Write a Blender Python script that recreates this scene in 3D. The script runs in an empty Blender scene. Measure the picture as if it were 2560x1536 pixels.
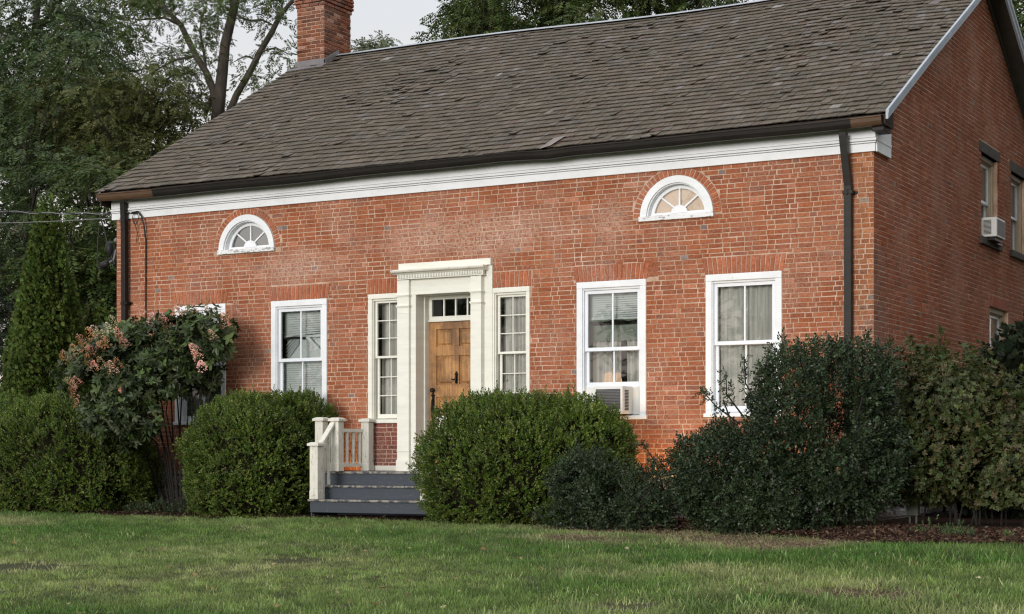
import bpy, math, random
import numpy as np
from math import radians as R, sin, cos, pi, sqrt
random.seed(7)
rng = np.random.default_rng(11)
S = bpy.context.scene
COL = S.collection

# ------------------------------------------------------------------ camera frame
F_, H_ = 4265.0, 1150.0
RX, BX = (.8715, -.4904), (.4904, .8715)
CAM = (6.572, -20.972, 1.5)
def ray(px, py):
    X = (px - 1280) / F_
    return (X * RX[0] + RX[1], X * BX[0] + BX[1], (H_ - py) / F_)
def at(px, py, Y):
    d = ray(px, py); k = (Y - CAM[1]) / d[1]
    return (CAM[0] + k * d[0], Y, 1.5 + k * d[2])
def span(px0, px1, Y):
    return at(px1, 1000, Y)[0] - at(px0, 1000, Y)[0]

# ------------------------------------------------------------------ noise in numpy
def _hash(ix, iy, iz, s):
    n = (ix * 374761393 + iy * 668265263 + iz * 2147483647 + s * 974634777) & 0xffffffff
    n = ((n ^ (n >> 13)) * 1274126177) & 0xffffffff
    return ((n ^ (n >> 16)) & 0xffff) / 65535.0
def vnoise(p, scale, seed=0):
    p = np.asarray(p, float) * scale
    i = np.floor(p).astype(np.int64); f = p - i; f = f * f * (3 - 2 * f)
    out = 0
    for a in (0, 1):
        for b in (0, 1):
            for c in (0, 1):
                w = (f[:, 0] if a else 1 - f[:, 0]) * (f[:, 1] if b else 1 - f[:, 1]) * (f[:, 2] if c else 1 - f[:, 2])
                out = out + w * _hash(i[:, 0] + a, i[:, 1] + b, i[:, 2] + c, seed)
    return out

# ------------------------------------------------------------------ materials
MATS = {}
def new_mat(name):
    m = bpy.data.materials.new(name); m.use_nodes = True
    nt = m.node_tree; b = nt.nodes['Principled BSDF']
    MATS[name] = m
    return m, nt, b
def N(nt, kind, **kw):
    n = nt.nodes.new(kind)
    for k, v in kw.items():
        if k.startswith('i_'): n.inputs[k[2:].replace('_', ' ')].default_value = v
        else: setattr(n, k, v)
    return n
def L(nt, a, b): nt.links.new(a, b)
def ramp(nt, fac, stops):
    r = nt.nodes.new('ShaderNodeValToRGB'); e = r.color_ramp.elements
    while len(e) < len(stops): e.new(.5)
    for q, (p, c) in zip(e, stops):
        q.position = p; q.color = (*c, 1) if len(c) == 3 else c
    L(nt, fac, r.inputs[0]); return r.outputs[0]
def mix(nt, fac, a, b, mode='MIX'):
    n = nt.nodes.new('ShaderNodeMix'); n.data_type = 'RGBA'; n.blend_type = mode
    for s, v in ((0, fac), (6, a), (7, b)):
        if hasattr(v, 'is_linked') or hasattr(v, 'links'): L(nt, v, n.inputs[s])
        else: n.inputs[s].default_value = v if s == 0 else ((*v, 1) if len(v) == 3 else v)
    return n.outputs[2]
def noise(nt, scale, detail=4, rough=.6, stretch=None, coord='Object'):
    tc = nt.nodes.new('ShaderNodeTexCoord'); v = tc.outputs[coord]
    if stretch:
        mp = nt.nodes.new('ShaderNodeMapping'); mp.inputs['Scale'].default_value = stretch
        L(nt, v, mp.inputs[0]); v = mp.outputs[0]
    n = N(nt, 'ShaderNodeTexNoise', i_Scale=scale, i_Detail=detail, i_Roughness=rough)
    L(nt, v, n.inputs['Vector']); return n.outputs[0]
def bump(nt, b, h, strength=.3, dist=.01):
    n = N(nt, 'ShaderNodeBump', i_Strength=strength, i_Distance=dist)
    L(nt, h, n.inputs['Height']); L(nt, n.outputs[0], b.inputs['Normal'])
def attr(nt, name='Col'):
    a = nt.nodes.new('ShaderNodeAttribute'); a.attribute_name = name; return a.outputs[0]
def plain(name, col, rough=.6, var=.12, scale=6, metal=0, bmp=.15, bscale=40, stretch=None):
    m, nt, b = new_mat(name)
    n = noise(nt, scale, 5, .65, stretch)
    dk = tuple(c * (1 - var) for c in col); lt = tuple(min(1, c * (1 + var)) for c in col)
    L(nt, ramp(nt, n, [(.3, dk), (.7, lt)]), b.inputs['Base Color'])
    b.inputs['Roughness'].default_value = rough; b.inputs['Metallic'].default_value = metal
    if bmp: bump(nt, b, noise(nt, bscale, 4, .6, stretch), bmp, .004)
    return m
def leafmat(name, rough=.45, trans=.25, spec=.5):
    m, nt, b = new_mat(name)
    c = attr(nt)
    L(nt, c, b.inputs['Base Color']); b.inputs['Roughness'].default_value = rough
    b.inputs['Specular IOR Level'].default_value = spec
    t = nt.nodes.new('ShaderNodeBsdfTranslucent')
    L(nt, mix(nt, 1.0, c, (1.2, 1.35, .6), 'MULTIPLY'), t.inputs[0])
    mx = nt.nodes.new('ShaderNodeMixShader'); mx.inputs[0].default_value = trans
    L(nt, b.outputs[0], mx.inputs[1]); L(nt, t.outputs[0], mx.inputs[2])
    L(nt, mx.outputs[0], nt.nodes['Material Output'].inputs[0])
    return m

def m_brick():
    m, nt, b = new_mat('brick')
    c = attr(nt)
    c = mix(nt, ramp(nt, noise(nt, 26, 7, .75), [(.34, (0, 0, 0)), (.66, (1, 1, 1))]), mix(nt, 1, c, (.66, .60, .58), 'MULTIPLY'), mix(nt, 1, c, (1.26, 1.30, 1.34), 'MULTIPLY'))
    lg = noise(nt, .75, 6, .68)
    c = mix(nt, 1, c, ramp(nt, lg, [(.30, (.80, .74, .72)), (.5, (1, 1, 1)), (.72, (1.16, 1.16, 1.12))]), 'MULTIPLY')
    # lime wash and efflorescence: blotchy pale bloom
    bl = noise(nt, 1.15, 5, .62); fine = noise(nt, 55, 5, .75)
    mm = nt.nodes.new('ShaderNodeMath'); mm.operation = 'MULTIPLY'
    L(nt, ramp(nt, bl, [(.42, (.03, .03, .03)), (.68, (1, 1, 1))]), mm.inputs[0])
    L(nt, ramp(nt, fine, [(.44, (0, 0, 0)), (.62, (1, 1, 1))]), mm.inputs[1])
    m2 = nt.nodes.new('ShaderNodeMath'); m2.operation = 'MULTIPLY'; m2.inputs[1].default_value = .5
    L(nt, mm.outputs[0], m2.inputs[0])
    c = mix(nt, m2.outputs[0], c, (.56, .41, .35))
    # pale worn patch over the door, local to that part of the wall
    geo = nt.nodes.new('ShaderNodeNewGeometry')
    def blob(cx, cz, sx, sz, th0, th1):
        mp = nt.nodes.new('ShaderNodeMapping'); mp.inputs['Location'].default_value = (-cx / sx, 0, -cz / sz)
        mp.inputs['Scale'].default_value = (1 / sx, .0, 1 / sz); L(nt, geo.outputs['Position'], mp.inputs[0])
        ln = nt.nodes.new('ShaderNodeVectorMath'); ln.operation = 'LENGTH'; L(nt, mp.outputs[0], ln.inputs[0])
        ad = nt.nodes.new('ShaderNodeMath'); ad.operation = 'ADD'; L(nt, ln.outputs['Value'], ad.inputs[0])
        nn = noise(nt, 2.2, 5, .7); sc = nt.nodes.new('ShaderNodeMath'); sc.operation = 'MULTIPLY_ADD'
        L(nt, nn, sc.inputs[0]); sc.inputs[1].default_value = 1.2; sc.inputs[2].default_value = -.6
        L(nt, sc.outputs[0], ad.inputs[1])
        return ramp(nt, ad.outputs[0], [(th0, (1, 1, 1)), (th1, (0, 0, 0))])
    pa = blob(-5.9, 4.72, 2.3, .42, .35, 1.0)
    mx_ = nt.nodes.new('ShaderNodeMath'); mx_.operation = 'MAXIMUM'; L(nt, pa, mx_.inputs[0]); L(nt, blob(-9.0, 4.42, 1.3, .34, .3, .95), mx_.inputs[1]); pa = mx_.outputs[0]
    mx_ = nt.nodes.new('ShaderNodeMath'); mx_.operation = 'MAXIMUM'; L(nt, pa, mx_.inputs[0]); L(nt, blob(-3.7, 4.75, .5, .5, .2, .9), mx_.inputs[1]); pa = mx_.outputs[0]
    pf = ramp(nt, noise(nt, 24, 6, .75), [(.43, (.02, .02, .02)), (.56, (.66, .66, .66))])
    mm3 = nt.nodes.new('ShaderNodeMath'); mm3.operation = 'MULTIPLY'; L(nt, pa, mm3.inputs[0]); L(nt, pf, mm3.inputs[1])
    c = mix(nt, mm3.outputs[0], c, (.50, .345, .275))
    L(nt, c, b.inputs['Base Color']); b.inputs['Roughness'].default_value = .9
    b.inputs['Specular IOR Level'].default_value = .25
    bump(nt, b, noise(nt, 60, 6, .7), .55, .006)
    return m
m_brick()
def m_mortar():
    m, nt, b = new_mat('mortar')
    n = noise(nt, 2.0, 8, .78)
    c = ramp(nt, n, [(.32, (.27, .165, .11)), (.48, (.43, .285, .195)), (.68, (.62, .475, .38))])
    L(nt, c, b.inputs['Base Color']); b.inputs['Roughness'].default_value = .95
    bump(nt, b, noise(nt, 90, 5, .7), .5, .004)
m_mortar()
def m_shingle():
    m, nt, b = new_mat('shingle')
    c = attr(nt)
    st = noise(nt, 1, 6, .7, (60, 4, 4))
    c = mix(nt, ramp(nt, st, [(.3, (0, 0, 0)), (.72, (1, 1, 1))]), mix(nt, 1, c, (.62, .6, .58), 'MULTIPLY'), mix(nt, 1, c, (1.2, 1.2, 1.2), 'MULTIPLY'))
    mo = noise(nt, .9, 6, .65)
    c = mix(nt, ramp(nt, mo, [(.42, (0, 0, 0)), (.66, (.65, .65, .65))]), c, (.058, .050, .033))
    L(nt, c, b.inputs['Base Color']); b.inputs['Roughness'].default_value = .82
    bump(nt, b, st, .5, .004)
m_shingle()
def m_paint(name, col, chip=(.30, .28, .25), lo=.66, hi=.72, st=(1.2, 1, 6)):
    m, nt, b = new_mat(name)
    d = noise(nt, 1.7, 6, .7, st)
    c = ramp(nt, d, [(.25, tuple(v * .86 for v in col)), (.6, col)])
    ch = noise(nt, 9, 7, .75, st)
    c = mix(nt, ramp(nt, ch, [(lo, (0, 0, 0)), (hi, (1, 1, 1))]), c, chip)
    L(nt, c, b.inputs['Base Color']); b.inputs['Roughness'].default_value = .5
    bump(nt, b, ch, .15, .004)
m_paint('white_paint', (.78, .80, .82), lo=.665, hi=.70, st=(1.2, 1, 2.5)); m_paint('cream_paint', (.76, .75, .67), (.5, .46, .38), .70, .76)
m_paint('peeling_paint', (.74, .75, .76), (.27, .25, .22), .53, .57, (1, 1, 3))
m_paint('railing_paint', (.68, .66, .58), (.33, .29, .22), .54, .68, (3, 3, 1))
m_paint('step_paint', (.034, .044, .060), (.13, .13, .13), .60, .66, (1.5, 1, 5))
m_paint('tread_paint', (.05, .056, .066), (.26, .235, .20), .46, .56, (1.2, 3, 1))
plain('vinyl', (.76, .79, .83), .35, .04, 3, 0, 0)
plain('tan_paint', (.36, .29, .20), .6, .1, 5)
plain('brownstone', (.075, .062, .052), .9, .35, 9, 0, .6, 30)
plain('stone', (.30, .28, .26), .95, .5, 5, 0, .8, 14)
plain('gutter_metal', (.017, .015, .013), .45, .25, 3, .1, .1, 8, (1, 4, 4))
plain('rust_metal', (.085, .045, .022), .6, .35, 3, .1, .1, 8, (1, 4, 4))
plain('fascia_wood', (.035, .024, .017), .7, .35, 4)
plain('galvanised', (.36, .38, .40), .45, .15, 4, .3, .1, 10)
plain('lead', (.16, .145, .15), .55, .2, 4, .1, .1, 10)
plain('rake_paint', (.36, .40, .45), .5, .12, 4)
plain('soffit_paint', (.05, .045, .035), .7, .3, 3)
plain('iron', (.02, .018, .016), .45, .2, 10, .4)
plain('black_rubber', (.02, .02, .021), .5, .2, 10, 0, 0)
plain('grey_cable', (.16, .16, .165), .5, .2, 10, 0, 0)
plain('plastic_white', (.70, .70, .67), .4, .05, 4, 0, 0)
plain('dark_fins', (.05, .05, .052), .5, .5, 50, .2, 0)
plain('grille_grey', (.13, .13, .13), .5, .1, 20, 0, 0)
plain('room', (.10, .085, .07), .9, .1, 2, 0, 0)
plain('bark', (.055, .045, .036), .95, .35, 7, 0, .8, 16, (1, 1, .3))
plain('dark_bark', (.035, .028, .022), .95, .35, 7, 0, .5, 18, (1, 1, .3))
plain('stem_bark', (.016, .013, .010), .95, .3, 9, 0, .3, 18)
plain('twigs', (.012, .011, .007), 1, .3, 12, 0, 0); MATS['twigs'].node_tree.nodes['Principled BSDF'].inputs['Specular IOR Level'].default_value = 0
plain('green_metal', (.10, .115, .09), .6, .1, 8)
plain('bronze', (.06, .045, .03), .5, .2, 8, .5, 0)
plain('blind', (.60, .63, .62), .6, .05, 3, 0, 0)
plain('valance', (.16, .19, .155), .8, .1, 3, 0, 0)
plain('peach_cloth', (.78, .60, .48), .8, .06, 3, 0, 0)
for k_ in ('gutter_metal', 'fascia_wood', 'black_rubber', 'iron'): MATS[k_].node_tree.nodes['Principled BSDF'].inputs['Specular IOR Level'].default_value = .22
def m_curtain():
    m, nt, b = new_mat('sheer_curtain')
    n = noise(nt, 4, 5, .6, (8, 1, .5))
    L(nt, ramp(nt, n, [(.3, (.50, .47, .43)), (.7, (.74, .71, .66))]), b.inputs['Base Color'])
    b.inputs['Roughness'].default_value = .9
    t = nt.nodes.new('ShaderNodeBsdfTransparent')
    mx = nt.nodes.new('ShaderNodeMixShader'); mx.inputs[0].default_value = .2
    L(nt, b.outputs[0], mx.inputs[1]); L(nt, t.outputs[0], mx.inputs[2])
    L(nt, mx.outputs[0], nt.nodes['Material Output'].inputs[0])
m_curtain()
def m_wood():
    m, nt, b = new_mat('door_wood')
    g = noise(nt, 1, 6, .65, (28, 28, 1.6))
    c = ramp(nt, g, [(.28, (.17, .072, .020)), (.5, (.40, .195, .062)), (.75, (.54, .30, .115))])
    d = noise(nt, 2.4, 6, .7)
    c = mix(nt, ramp(nt, d, [(.42, (.75, .75, .75)), (.60, (0, 0, 0))]), c, (.12, .055, .022))
    L(nt, c, b.inputs['Base Color']); b.inputs['Roughness'].default_value = .5
    bump(nt, b, g, .2, .003)
m_wood()
def m_glass(name='glass', refl=.10):
    m, nt, b = new_mat(name); nt.nodes.remove(b)
    t = N(nt, 'ShaderNodeBsdfTransparent'); t.inputs[0].default_value = (.88, .91, .90, 1)
    g = N(nt, 'ShaderNodeBsdfGlossy'); g.inputs['Roughness'].default_value = .012; g.inputs[0].default_value = (.95, .97, 1, 1)
    bn = N(nt, 'ShaderNodeBump', i_Strength=.06, i_Distance=.02); L(nt, noise(nt, 2.2, 2, .4), bn.inputs['Height'])
    L(nt, bn.outputs[0], g.inputs['Normal'])
    fr = N(nt, 'ShaderNodeFresnel', i_IOR=1.5)
    ad = nt.nodes.new('ShaderNodeMath'); ad.operation = 'ADD'; ad.inputs[1].default_value = refl; L(nt, fr.outputs[0], ad.inputs[0])
    mx = nt.nodes.new('ShaderNodeMixShader'); L(nt, ad.outputs[0], mx.inputs[0])
    L(nt, t.outputs[0], mx.inputs[1]); L(nt, g.outputs[0], mx.inputs[2])
    L(nt, mx.outputs[0], nt.nodes['Material Output'].inputs[0])
m_glass(); m_glass('old_glass', .05)
def m_emit(name, col, s):
    m, nt, b = new_mat(name)
    b.inputs['Base Color'].default_value = (*col, 1)
    b.inputs['Emission Color'].default_value = (*col, 1); b.inputs['Emission Strength'].default_value = s
m_emit('lamp_glow', (1, .45, .14), 1.1); m_emit('lens_glow', (1, .55, .2), 4)
leafmat('box_leaf', .42, .22, .45); leafmat('holly_leaf', .42, .08, .32); leafmat('soft_leaf', .5, .25, .4)
leafmat('tree_leaf', .6, .18, .2); leafmat('flower', .7, .3, .2); leafmat('conifer', .6, .15, .3); leafmat('grass_blade', .55, .25, .3)
leafmat('chip', .95, .0, .1)
def m_lawn():
    m, nt, b = new_mat('lawn_soil')
    n = noise(nt, .8, 6, .7); f = noise(nt, 30, 6, .8)
    c = ramp(nt, n, [(.3, (.035, .045, .018)), (.55, (.055, .062, .026)), (.75, (.095, .080, .05))])
    c = mix(nt, .5, c, ramp(nt, f, [(.3, (.03, .035, .015)), (.7, (.10, .095, .055))]))
    L(nt, c, b.inputs['Base Color']); b.inputs['Roughness'].default_value = 1
    b.inputs['Specular IOR Level'].default_value = .1
    bump(nt, b, f, .6, .02)
m_lawn()
def m_bed():
    m, nt, b = new_mat('mulch')
    f = noise(nt, 26, 7, .8)
    L(nt, ramp(nt, f, [(.3, (.012, .008, .006)), (.55, (.05, .028, .018)), (.75, (.10, .06, .042))]), b.inputs['Base Color'])
    b.inputs['Roughness'].default_value = 1; b.inputs['Specular IOR Level'].default_value = .1
    bump(nt, b, f, .9, .03)
m_bed()

# ------------------------------------------------------------------ mesh helpers
def link(name, me, mats, parent=None):
    o = bpy.data.objects.new(name, me)
    for m in (mats if isinstance(mats, (list, tuple)) else [mats]): me.materials.append(MATS[m])
    COL.objects.link(o)
    if parent is not None: o.parent = parent
    return o
def tag(o, label=None, cat=None, group=None, kind=None):
    if label: o['label'] = label
    if cat: o['category'] = cat
    if group: o['group'] = group
    if kind: o['kind'] = kind
    return o
def thing(name, label, cat, group=None, loc=(0, 0, 0)):
    o = bpy.data.objects.new(name, None); COL.objects.link(o); o.location = loc; o.empty_display_size = .2
    return tag(o, label, cat, group)

class MB:
    def __init__(s, T=None): s.v = []; s.f = []; s.mi = []; s.c = []; s.T = T or (lambda u, d, z: (u, d, z))
    def add(s, vs, fs, mi=0, col=None):
        k = len(s.v); s.v += [s.T(*p) for p in vs]; s.f += [tuple(i + k for i in f) for f in fs]
        s.mi += [mi] * len(fs); s.c += [col or (1, 1, 1)] * len(fs); return s
    def box(s, a0, a1, b0, b1, c0, c1, mi=0, col=None):
        return s.add([(a0, b0, c0), (a1, b0, c0), (a1, b1, c0), (a0, b1, c0), (a0, b0, c1), (a1, b0, c1), (a1, b1, c1), (a0, b1, c1)],
                     [(0, 3, 2, 1), (4, 5, 6, 7), (0, 1, 5, 4), (1, 2, 6, 5), (2, 3, 7, 6), (3, 0, 4, 7)], mi, col)
    def quad(s, *p, mi=0, col=None): return s.add(p, [(0, 1, 2, 3)], mi, col)
    def prism(s, prof, a0, a1, mi=0):            # prof: (d, z) outline, extruded along u
        n = len(prof)
        return s.add([(a0, *p) for p in prof] + [(a1, *p) for p in prof],
                     [(i, (i + 1) % n, n + (i + 1) % n, n + i) for i in range(n)] + [tuple(range(n - 1, -1, -1)), tuple(range(n, 2 * n))], mi)
    def tube(s, pts, rad, n=7, mi=0, cap=True):
        pts = [np.array(p, float) for p in pts]; k0 = len(s.v); up = None
        rads = rad if hasattr(rad, '__len__') else [rad] * len(pts)
        vs = []
        for i, p in enumerate(pts):
            t = pts[min(i + 1, len(pts) - 1)] - pts[max(i - 1, 0)]; t = t / (np.linalg.norm(t) + 1e-9)
            if up is None: up = np.cross(t, (0, 0, 1) if abs(t[2]) < .9 else (1, 0, 0))
            up = up - t * np.dot(up, t); up /= np.linalg.norm(up) + 1e-9; w = np.cross(t, up)
            for j in range(n):
                a = 2 * pi * j / n; vs.append(tuple(p + rads[i] * (cos(a) * up + sin(a) * w)))
        fs = [(i * n + j, i * n + (j + 1) % n, (i + 1) * n + (j + 1) % n, (i + 1) * n + j) for i in range(len(pts) - 1) for j in range(n)]
        if cap: fs += [tuple(range(n - 1, -1, -1)), tuple(range((len(pts) - 1) * n, len(pts) * n))]
        return s.add(vs, fs, mi)
    def lathe(s, prof, cx, cy, n=16, mi=0):      # prof: (r, z)
        vs = [(cx + r * cos(2 * pi * j / n), cy + r * sin(2 * pi * j / n), z) for r, z in prof for j in range(n)]
        fs = [(i * n + j, i * n + (j + 1) % n, (i + 1) * n + (j + 1) % n, (i + 1) * n + j) for i in range(len(prof) - 1) for j in range(n)]
        return s.add(vs, fs + [tuple(range(n - 1, -1, -1)), tuple(range((len(prof) - 1) * n, len(prof) * n))], mi)
    def build(s, name, mats, parent=None, bevel=0, smooth=False, color=False, fix=True):
        me = bpy.data.meshes.new(name); me.from_pydata(s.v, [], s.f)
        me.polygons.foreach_set('material_index', s.mi)
        if color:
            a = me.attributes.new('Col', 'FLOAT_COLOR', 'FACE')
            a.data.foreach_set('color', np.array([(*c, 1) for c in s.c], np.float32).ravel())
        if fix:
            import bmesh
            bm = bmesh.new(); bm.from_mesh(me); bmesh.ops.recalc_face_normals(bm, faces=bm.faces); bm.to_mesh(me); bm.free()
        if smooth: me.polygons.foreach_set('use_smooth', [True] * len(me.polygons))
        o = link(name, me, mats, parent)
        if bevel:
            b = o.modifiers.new('edge', 'BEVEL'); b.width = bevel; b.segments = 2; b.limit_method = 'ANGLE'
        return o

def npmesh(name, V, Q, C, mats, parent=None):
    """V (n,3), Q (m,k) faces of equal size, C (n,3) point colours"""
    me = bpy.data.meshes.new(name); V = np.ascontiguousarray(V, np.float32); Q = np.ascontiguousarray(Q, np.int32); k = Q.shape[1]
    me.vertices.add(len(V)); me.vertices.foreach_set('co', V.ravel())
    me.loops.add(Q.size); me.loops.foreach_set('vertex_index', Q.ravel())
    me.polygons.add(len(Q)); me.polygons.foreach_set('loop_start', np.arange(0, Q.size, k, dtype=np.int32))
    me.polygons.foreach_set('loop_total', np.full(len(Q), k, np.int32))
    a = me.attributes.new('Col', 'FLOAT_COLOR', 'POINT')
    a.data.foreach_set('color', np.concatenate([C, np.ones((len(C), 1))], 1).astype(np.float32).ravel())
    me.update(calc_edges=True); me.validate()
    return link(name, me, mats, parent)
def unit(a): return a / (np.linalg.norm(a, axis=-1, keepdims=True) + 1e-9)
def frames(axis, roll=None):
    """rotation matrices whose z column is axis, spun at random"""
    z = unit(np.asarray(axis, float)); n = len(z)
    h = np.where(np.abs(z[:, 2:3]) < .9, np.array([[0, 0, 1.]]), np.array([[1., 0, 0]]))
    x = unit(np.cross(h, z)); y = np.cross(z, x)
    a = rng.uniform(0, 2 * pi, (n, 1)) if roll is None else np.broadcast_to(np.asarray(roll, float).reshape(-1, 1), (n, 1))
    return np.stack([x * np.cos(a) + y * np.sin(a), -x * np.sin(a) + y * np.cos(a), z], 2)
def scatter(tv, tq, pos, rot, scale, col, tcol=None):
    n, k = len(pos), len(tv)
    V = np.einsum('nij,kj->nki', rot, tv) * np.asarray(scale).reshape(-1, 1, 1) + pos[:, None, :]
    Q = tq[None] + (np.arange(n) * k)[:, None, None]
    C = np.repeat(col[:, None, :], k, 1)
    if tcol is not None: C = C * tcol[None, :, None]
    return V.reshape(-1, 3), Q.reshape(-1, tq.shape[1]), np.clip(C.reshape(-1, 3), 0, 1)
def join(parts):
    V, Q, C, k = [], [], [], 0
    for v, q, c in parts: V.append(v); Q.append(q + k); C.append(c); k += len(v)
    return np.concatenate(V), np.concatenate(Q), np.concatenate(C)
def leaf(base, d, side, ln, wd, fold=.25):
    """one folded leaf as a quad: base, side, tip, side"""
    d, side = np.array(d, float), np.array(side, float); n = np.cross(d, side)
    b = np.array(base, float); m = b + d * ln * .5
    return [b, m + side * wd * .5 + n * wd * fold, b + d * ln, m - side * wd * .5 + n * wd * fold]
def tmpl(leaves, seed=3, var=.25):
    r = np.random.default_rng(seed)
    tv = np.array([p for l in leaves for p in l]); tq = np.arange(len(tv)).reshape(-1, 4)
    return tv, tq, np.repeat(r.uniform(1 - var, 1 + var, len(leaves)), 4)
def nrm(v): v = np.array(v, float); return v / np.linalg.norm(v)
def sprig(nl, length, ll, lw, spread, seed):
    r = np.random.default_rng(seed); out = []
    for i in range(nl):
        t = (i + .5) / nl; a = i * 2.4 + r.uniform(-.4, .4); sp = spread * (1.1 - .5 * t)
        d = nrm((cos(a) * sp, sin(a) * sp, 1 - .3 * sp)); s = nrm(np.cross(d, (0, 0, 1)) + r.normal(0, .25, 3))
        s = nrm(s - d * np.dot(s, d))
        out.append(leaf((0, 0, length * t), d, s, ll * r.uniform(.8, 1.15), lw, .18))
    return tmpl(out, seed)
def frond(pairs, length, ll, lw, droop, seed):
    r = np.random.default_rng(seed); out = []
    for i in range(pairs):
        t = (i + .7) / pairs; base = (0, -droop * t * t * length, length * t)
        for sgn in (-1, 1):
            d = nrm((sgn * 1.0, -.35 - droop * t + r.normal(0, .15), .45)); s = nrm(np.cross(d, (0, 1, 0)) + r.normal(0, .3, 3)); s = nrm(s - d * np.dot(s, d))
            out.append(leaf(base, d, s, ll * r.uniform(.75, 1.15) * (1.1 - .4 * abs(t - .5)), lw, .2))
    return tmpl(out, seed)
def palette(n, cols, jit=.12):
    c = np.array(cols)[rng.integers(0, len(cols), n)]
    return c * (1 + rng.normal(0, jit, (n, 1))) * (1 + rng.normal(0, jit * .4, (n, 3)))

# ------------------------------------------------------------------ ground, bed, lawn
EDGE = [(-60, -2.3), (-20, -2.3), (-13, -2.25), (-10.4, -2.05), (-8.8, -2.15), (-7.9, -1.95), (-7.3, -1.9), (-5.6, -1.95), (-4.5, -2.25), (-3.2, -2.3), (-1.6, -2.45), (-.5, -2.6), (.3, -3.1), (1.6, -4.0), (2.6, -4.0), (5, -3.6), (9, -3)]
ex, ey = np.array([e[0] for e in EDGE]), np.array([e[1] for e in EDGE])
def edge_y(x): return np.interp(x, ex, ey) + .07 * np.sin(np.asarray(x) * 3.1) + .05 * np.sin(np.asarray(x) * 7.3)
def gz(x, y):
    y = np.asarray(y, float); x = np.asarray(x, float)
    z = np.where(y > -2, .68, .68 - .036 * (-2 - np.maximum(y, -40)))
    p = np.stack([x, y, 0 * x], -1).reshape(-1, 3)
    return z + ((vnoise(p, .45, 5) - .5) * .10 + (vnoise(p, 1.6, 6) - .5) * .035).reshape(z.shape) * np.clip((-1.9 - y) / 1.5, 0, 1)
gxs = np.concatenate([np.linspace(-400, -30, 12), np.linspace(-26, 14, 161), np.linspace(20, 400, 12)])
gys = np.concatenate([np.linspace(-400, -26, 10), np.linspace(-24, 2, 131), np.linspace(4, 40, 10), np.linspace(60, 400, 8)])
GX, GY = np.meshgrid(gxs, gys); GZ = gz(GX, GY)
nx, ny = len(gxs), len(gys)
ii = (np.arange(ny - 1)[:, None] * nx + np.arange(nx - 1)[None]).ravel()
lawn = npmesh('lawn', np.stack([GX, GY, GZ], -1).reshape(-1, 3), np.stack([ii, ii + 1, ii + nx + 1, ii + nx], 1), np.ones((nx * ny, 3)), 'lawn_soil')
tag(lawn, kind='structure')
bx = np.linspace(-22, 8, 240); bt = np.linspace(0, 1, 14)
BXg, BTg = np.meshgrid(bx, bt); BYg = edge_y(BXg) * (1 - BTg) + np.where(BXg > 0, 6.0, .05) * BTg
BZg = gz(BXg, BYg) + .004 + .045 * np.sin(np.clip(BTg * 3, 0, 1) * pi / 2) * np.clip((vnoise(np.stack([BXg.ravel(), BYg.ravel(), 0 * BXg.ravel()], -1), 1.3, 4).reshape(BXg.shape)) + .4, 0, 1.3)
nx, ny = len(bx), len(bt); ii = (np.arange(ny - 1)[:, None] * nx + np.arange(nx - 1)[None]).ravel()
bed = npmesh('garden_bed', np.stack([BXg, BYg, BZg], -1).reshape(-1, 3), np.stack([ii, ii + 1, ii + nx + 1, ii + nx], 1), np.ones((nx * ny, 3)), 'mulch')
tag(bed, kind='structure')

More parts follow.
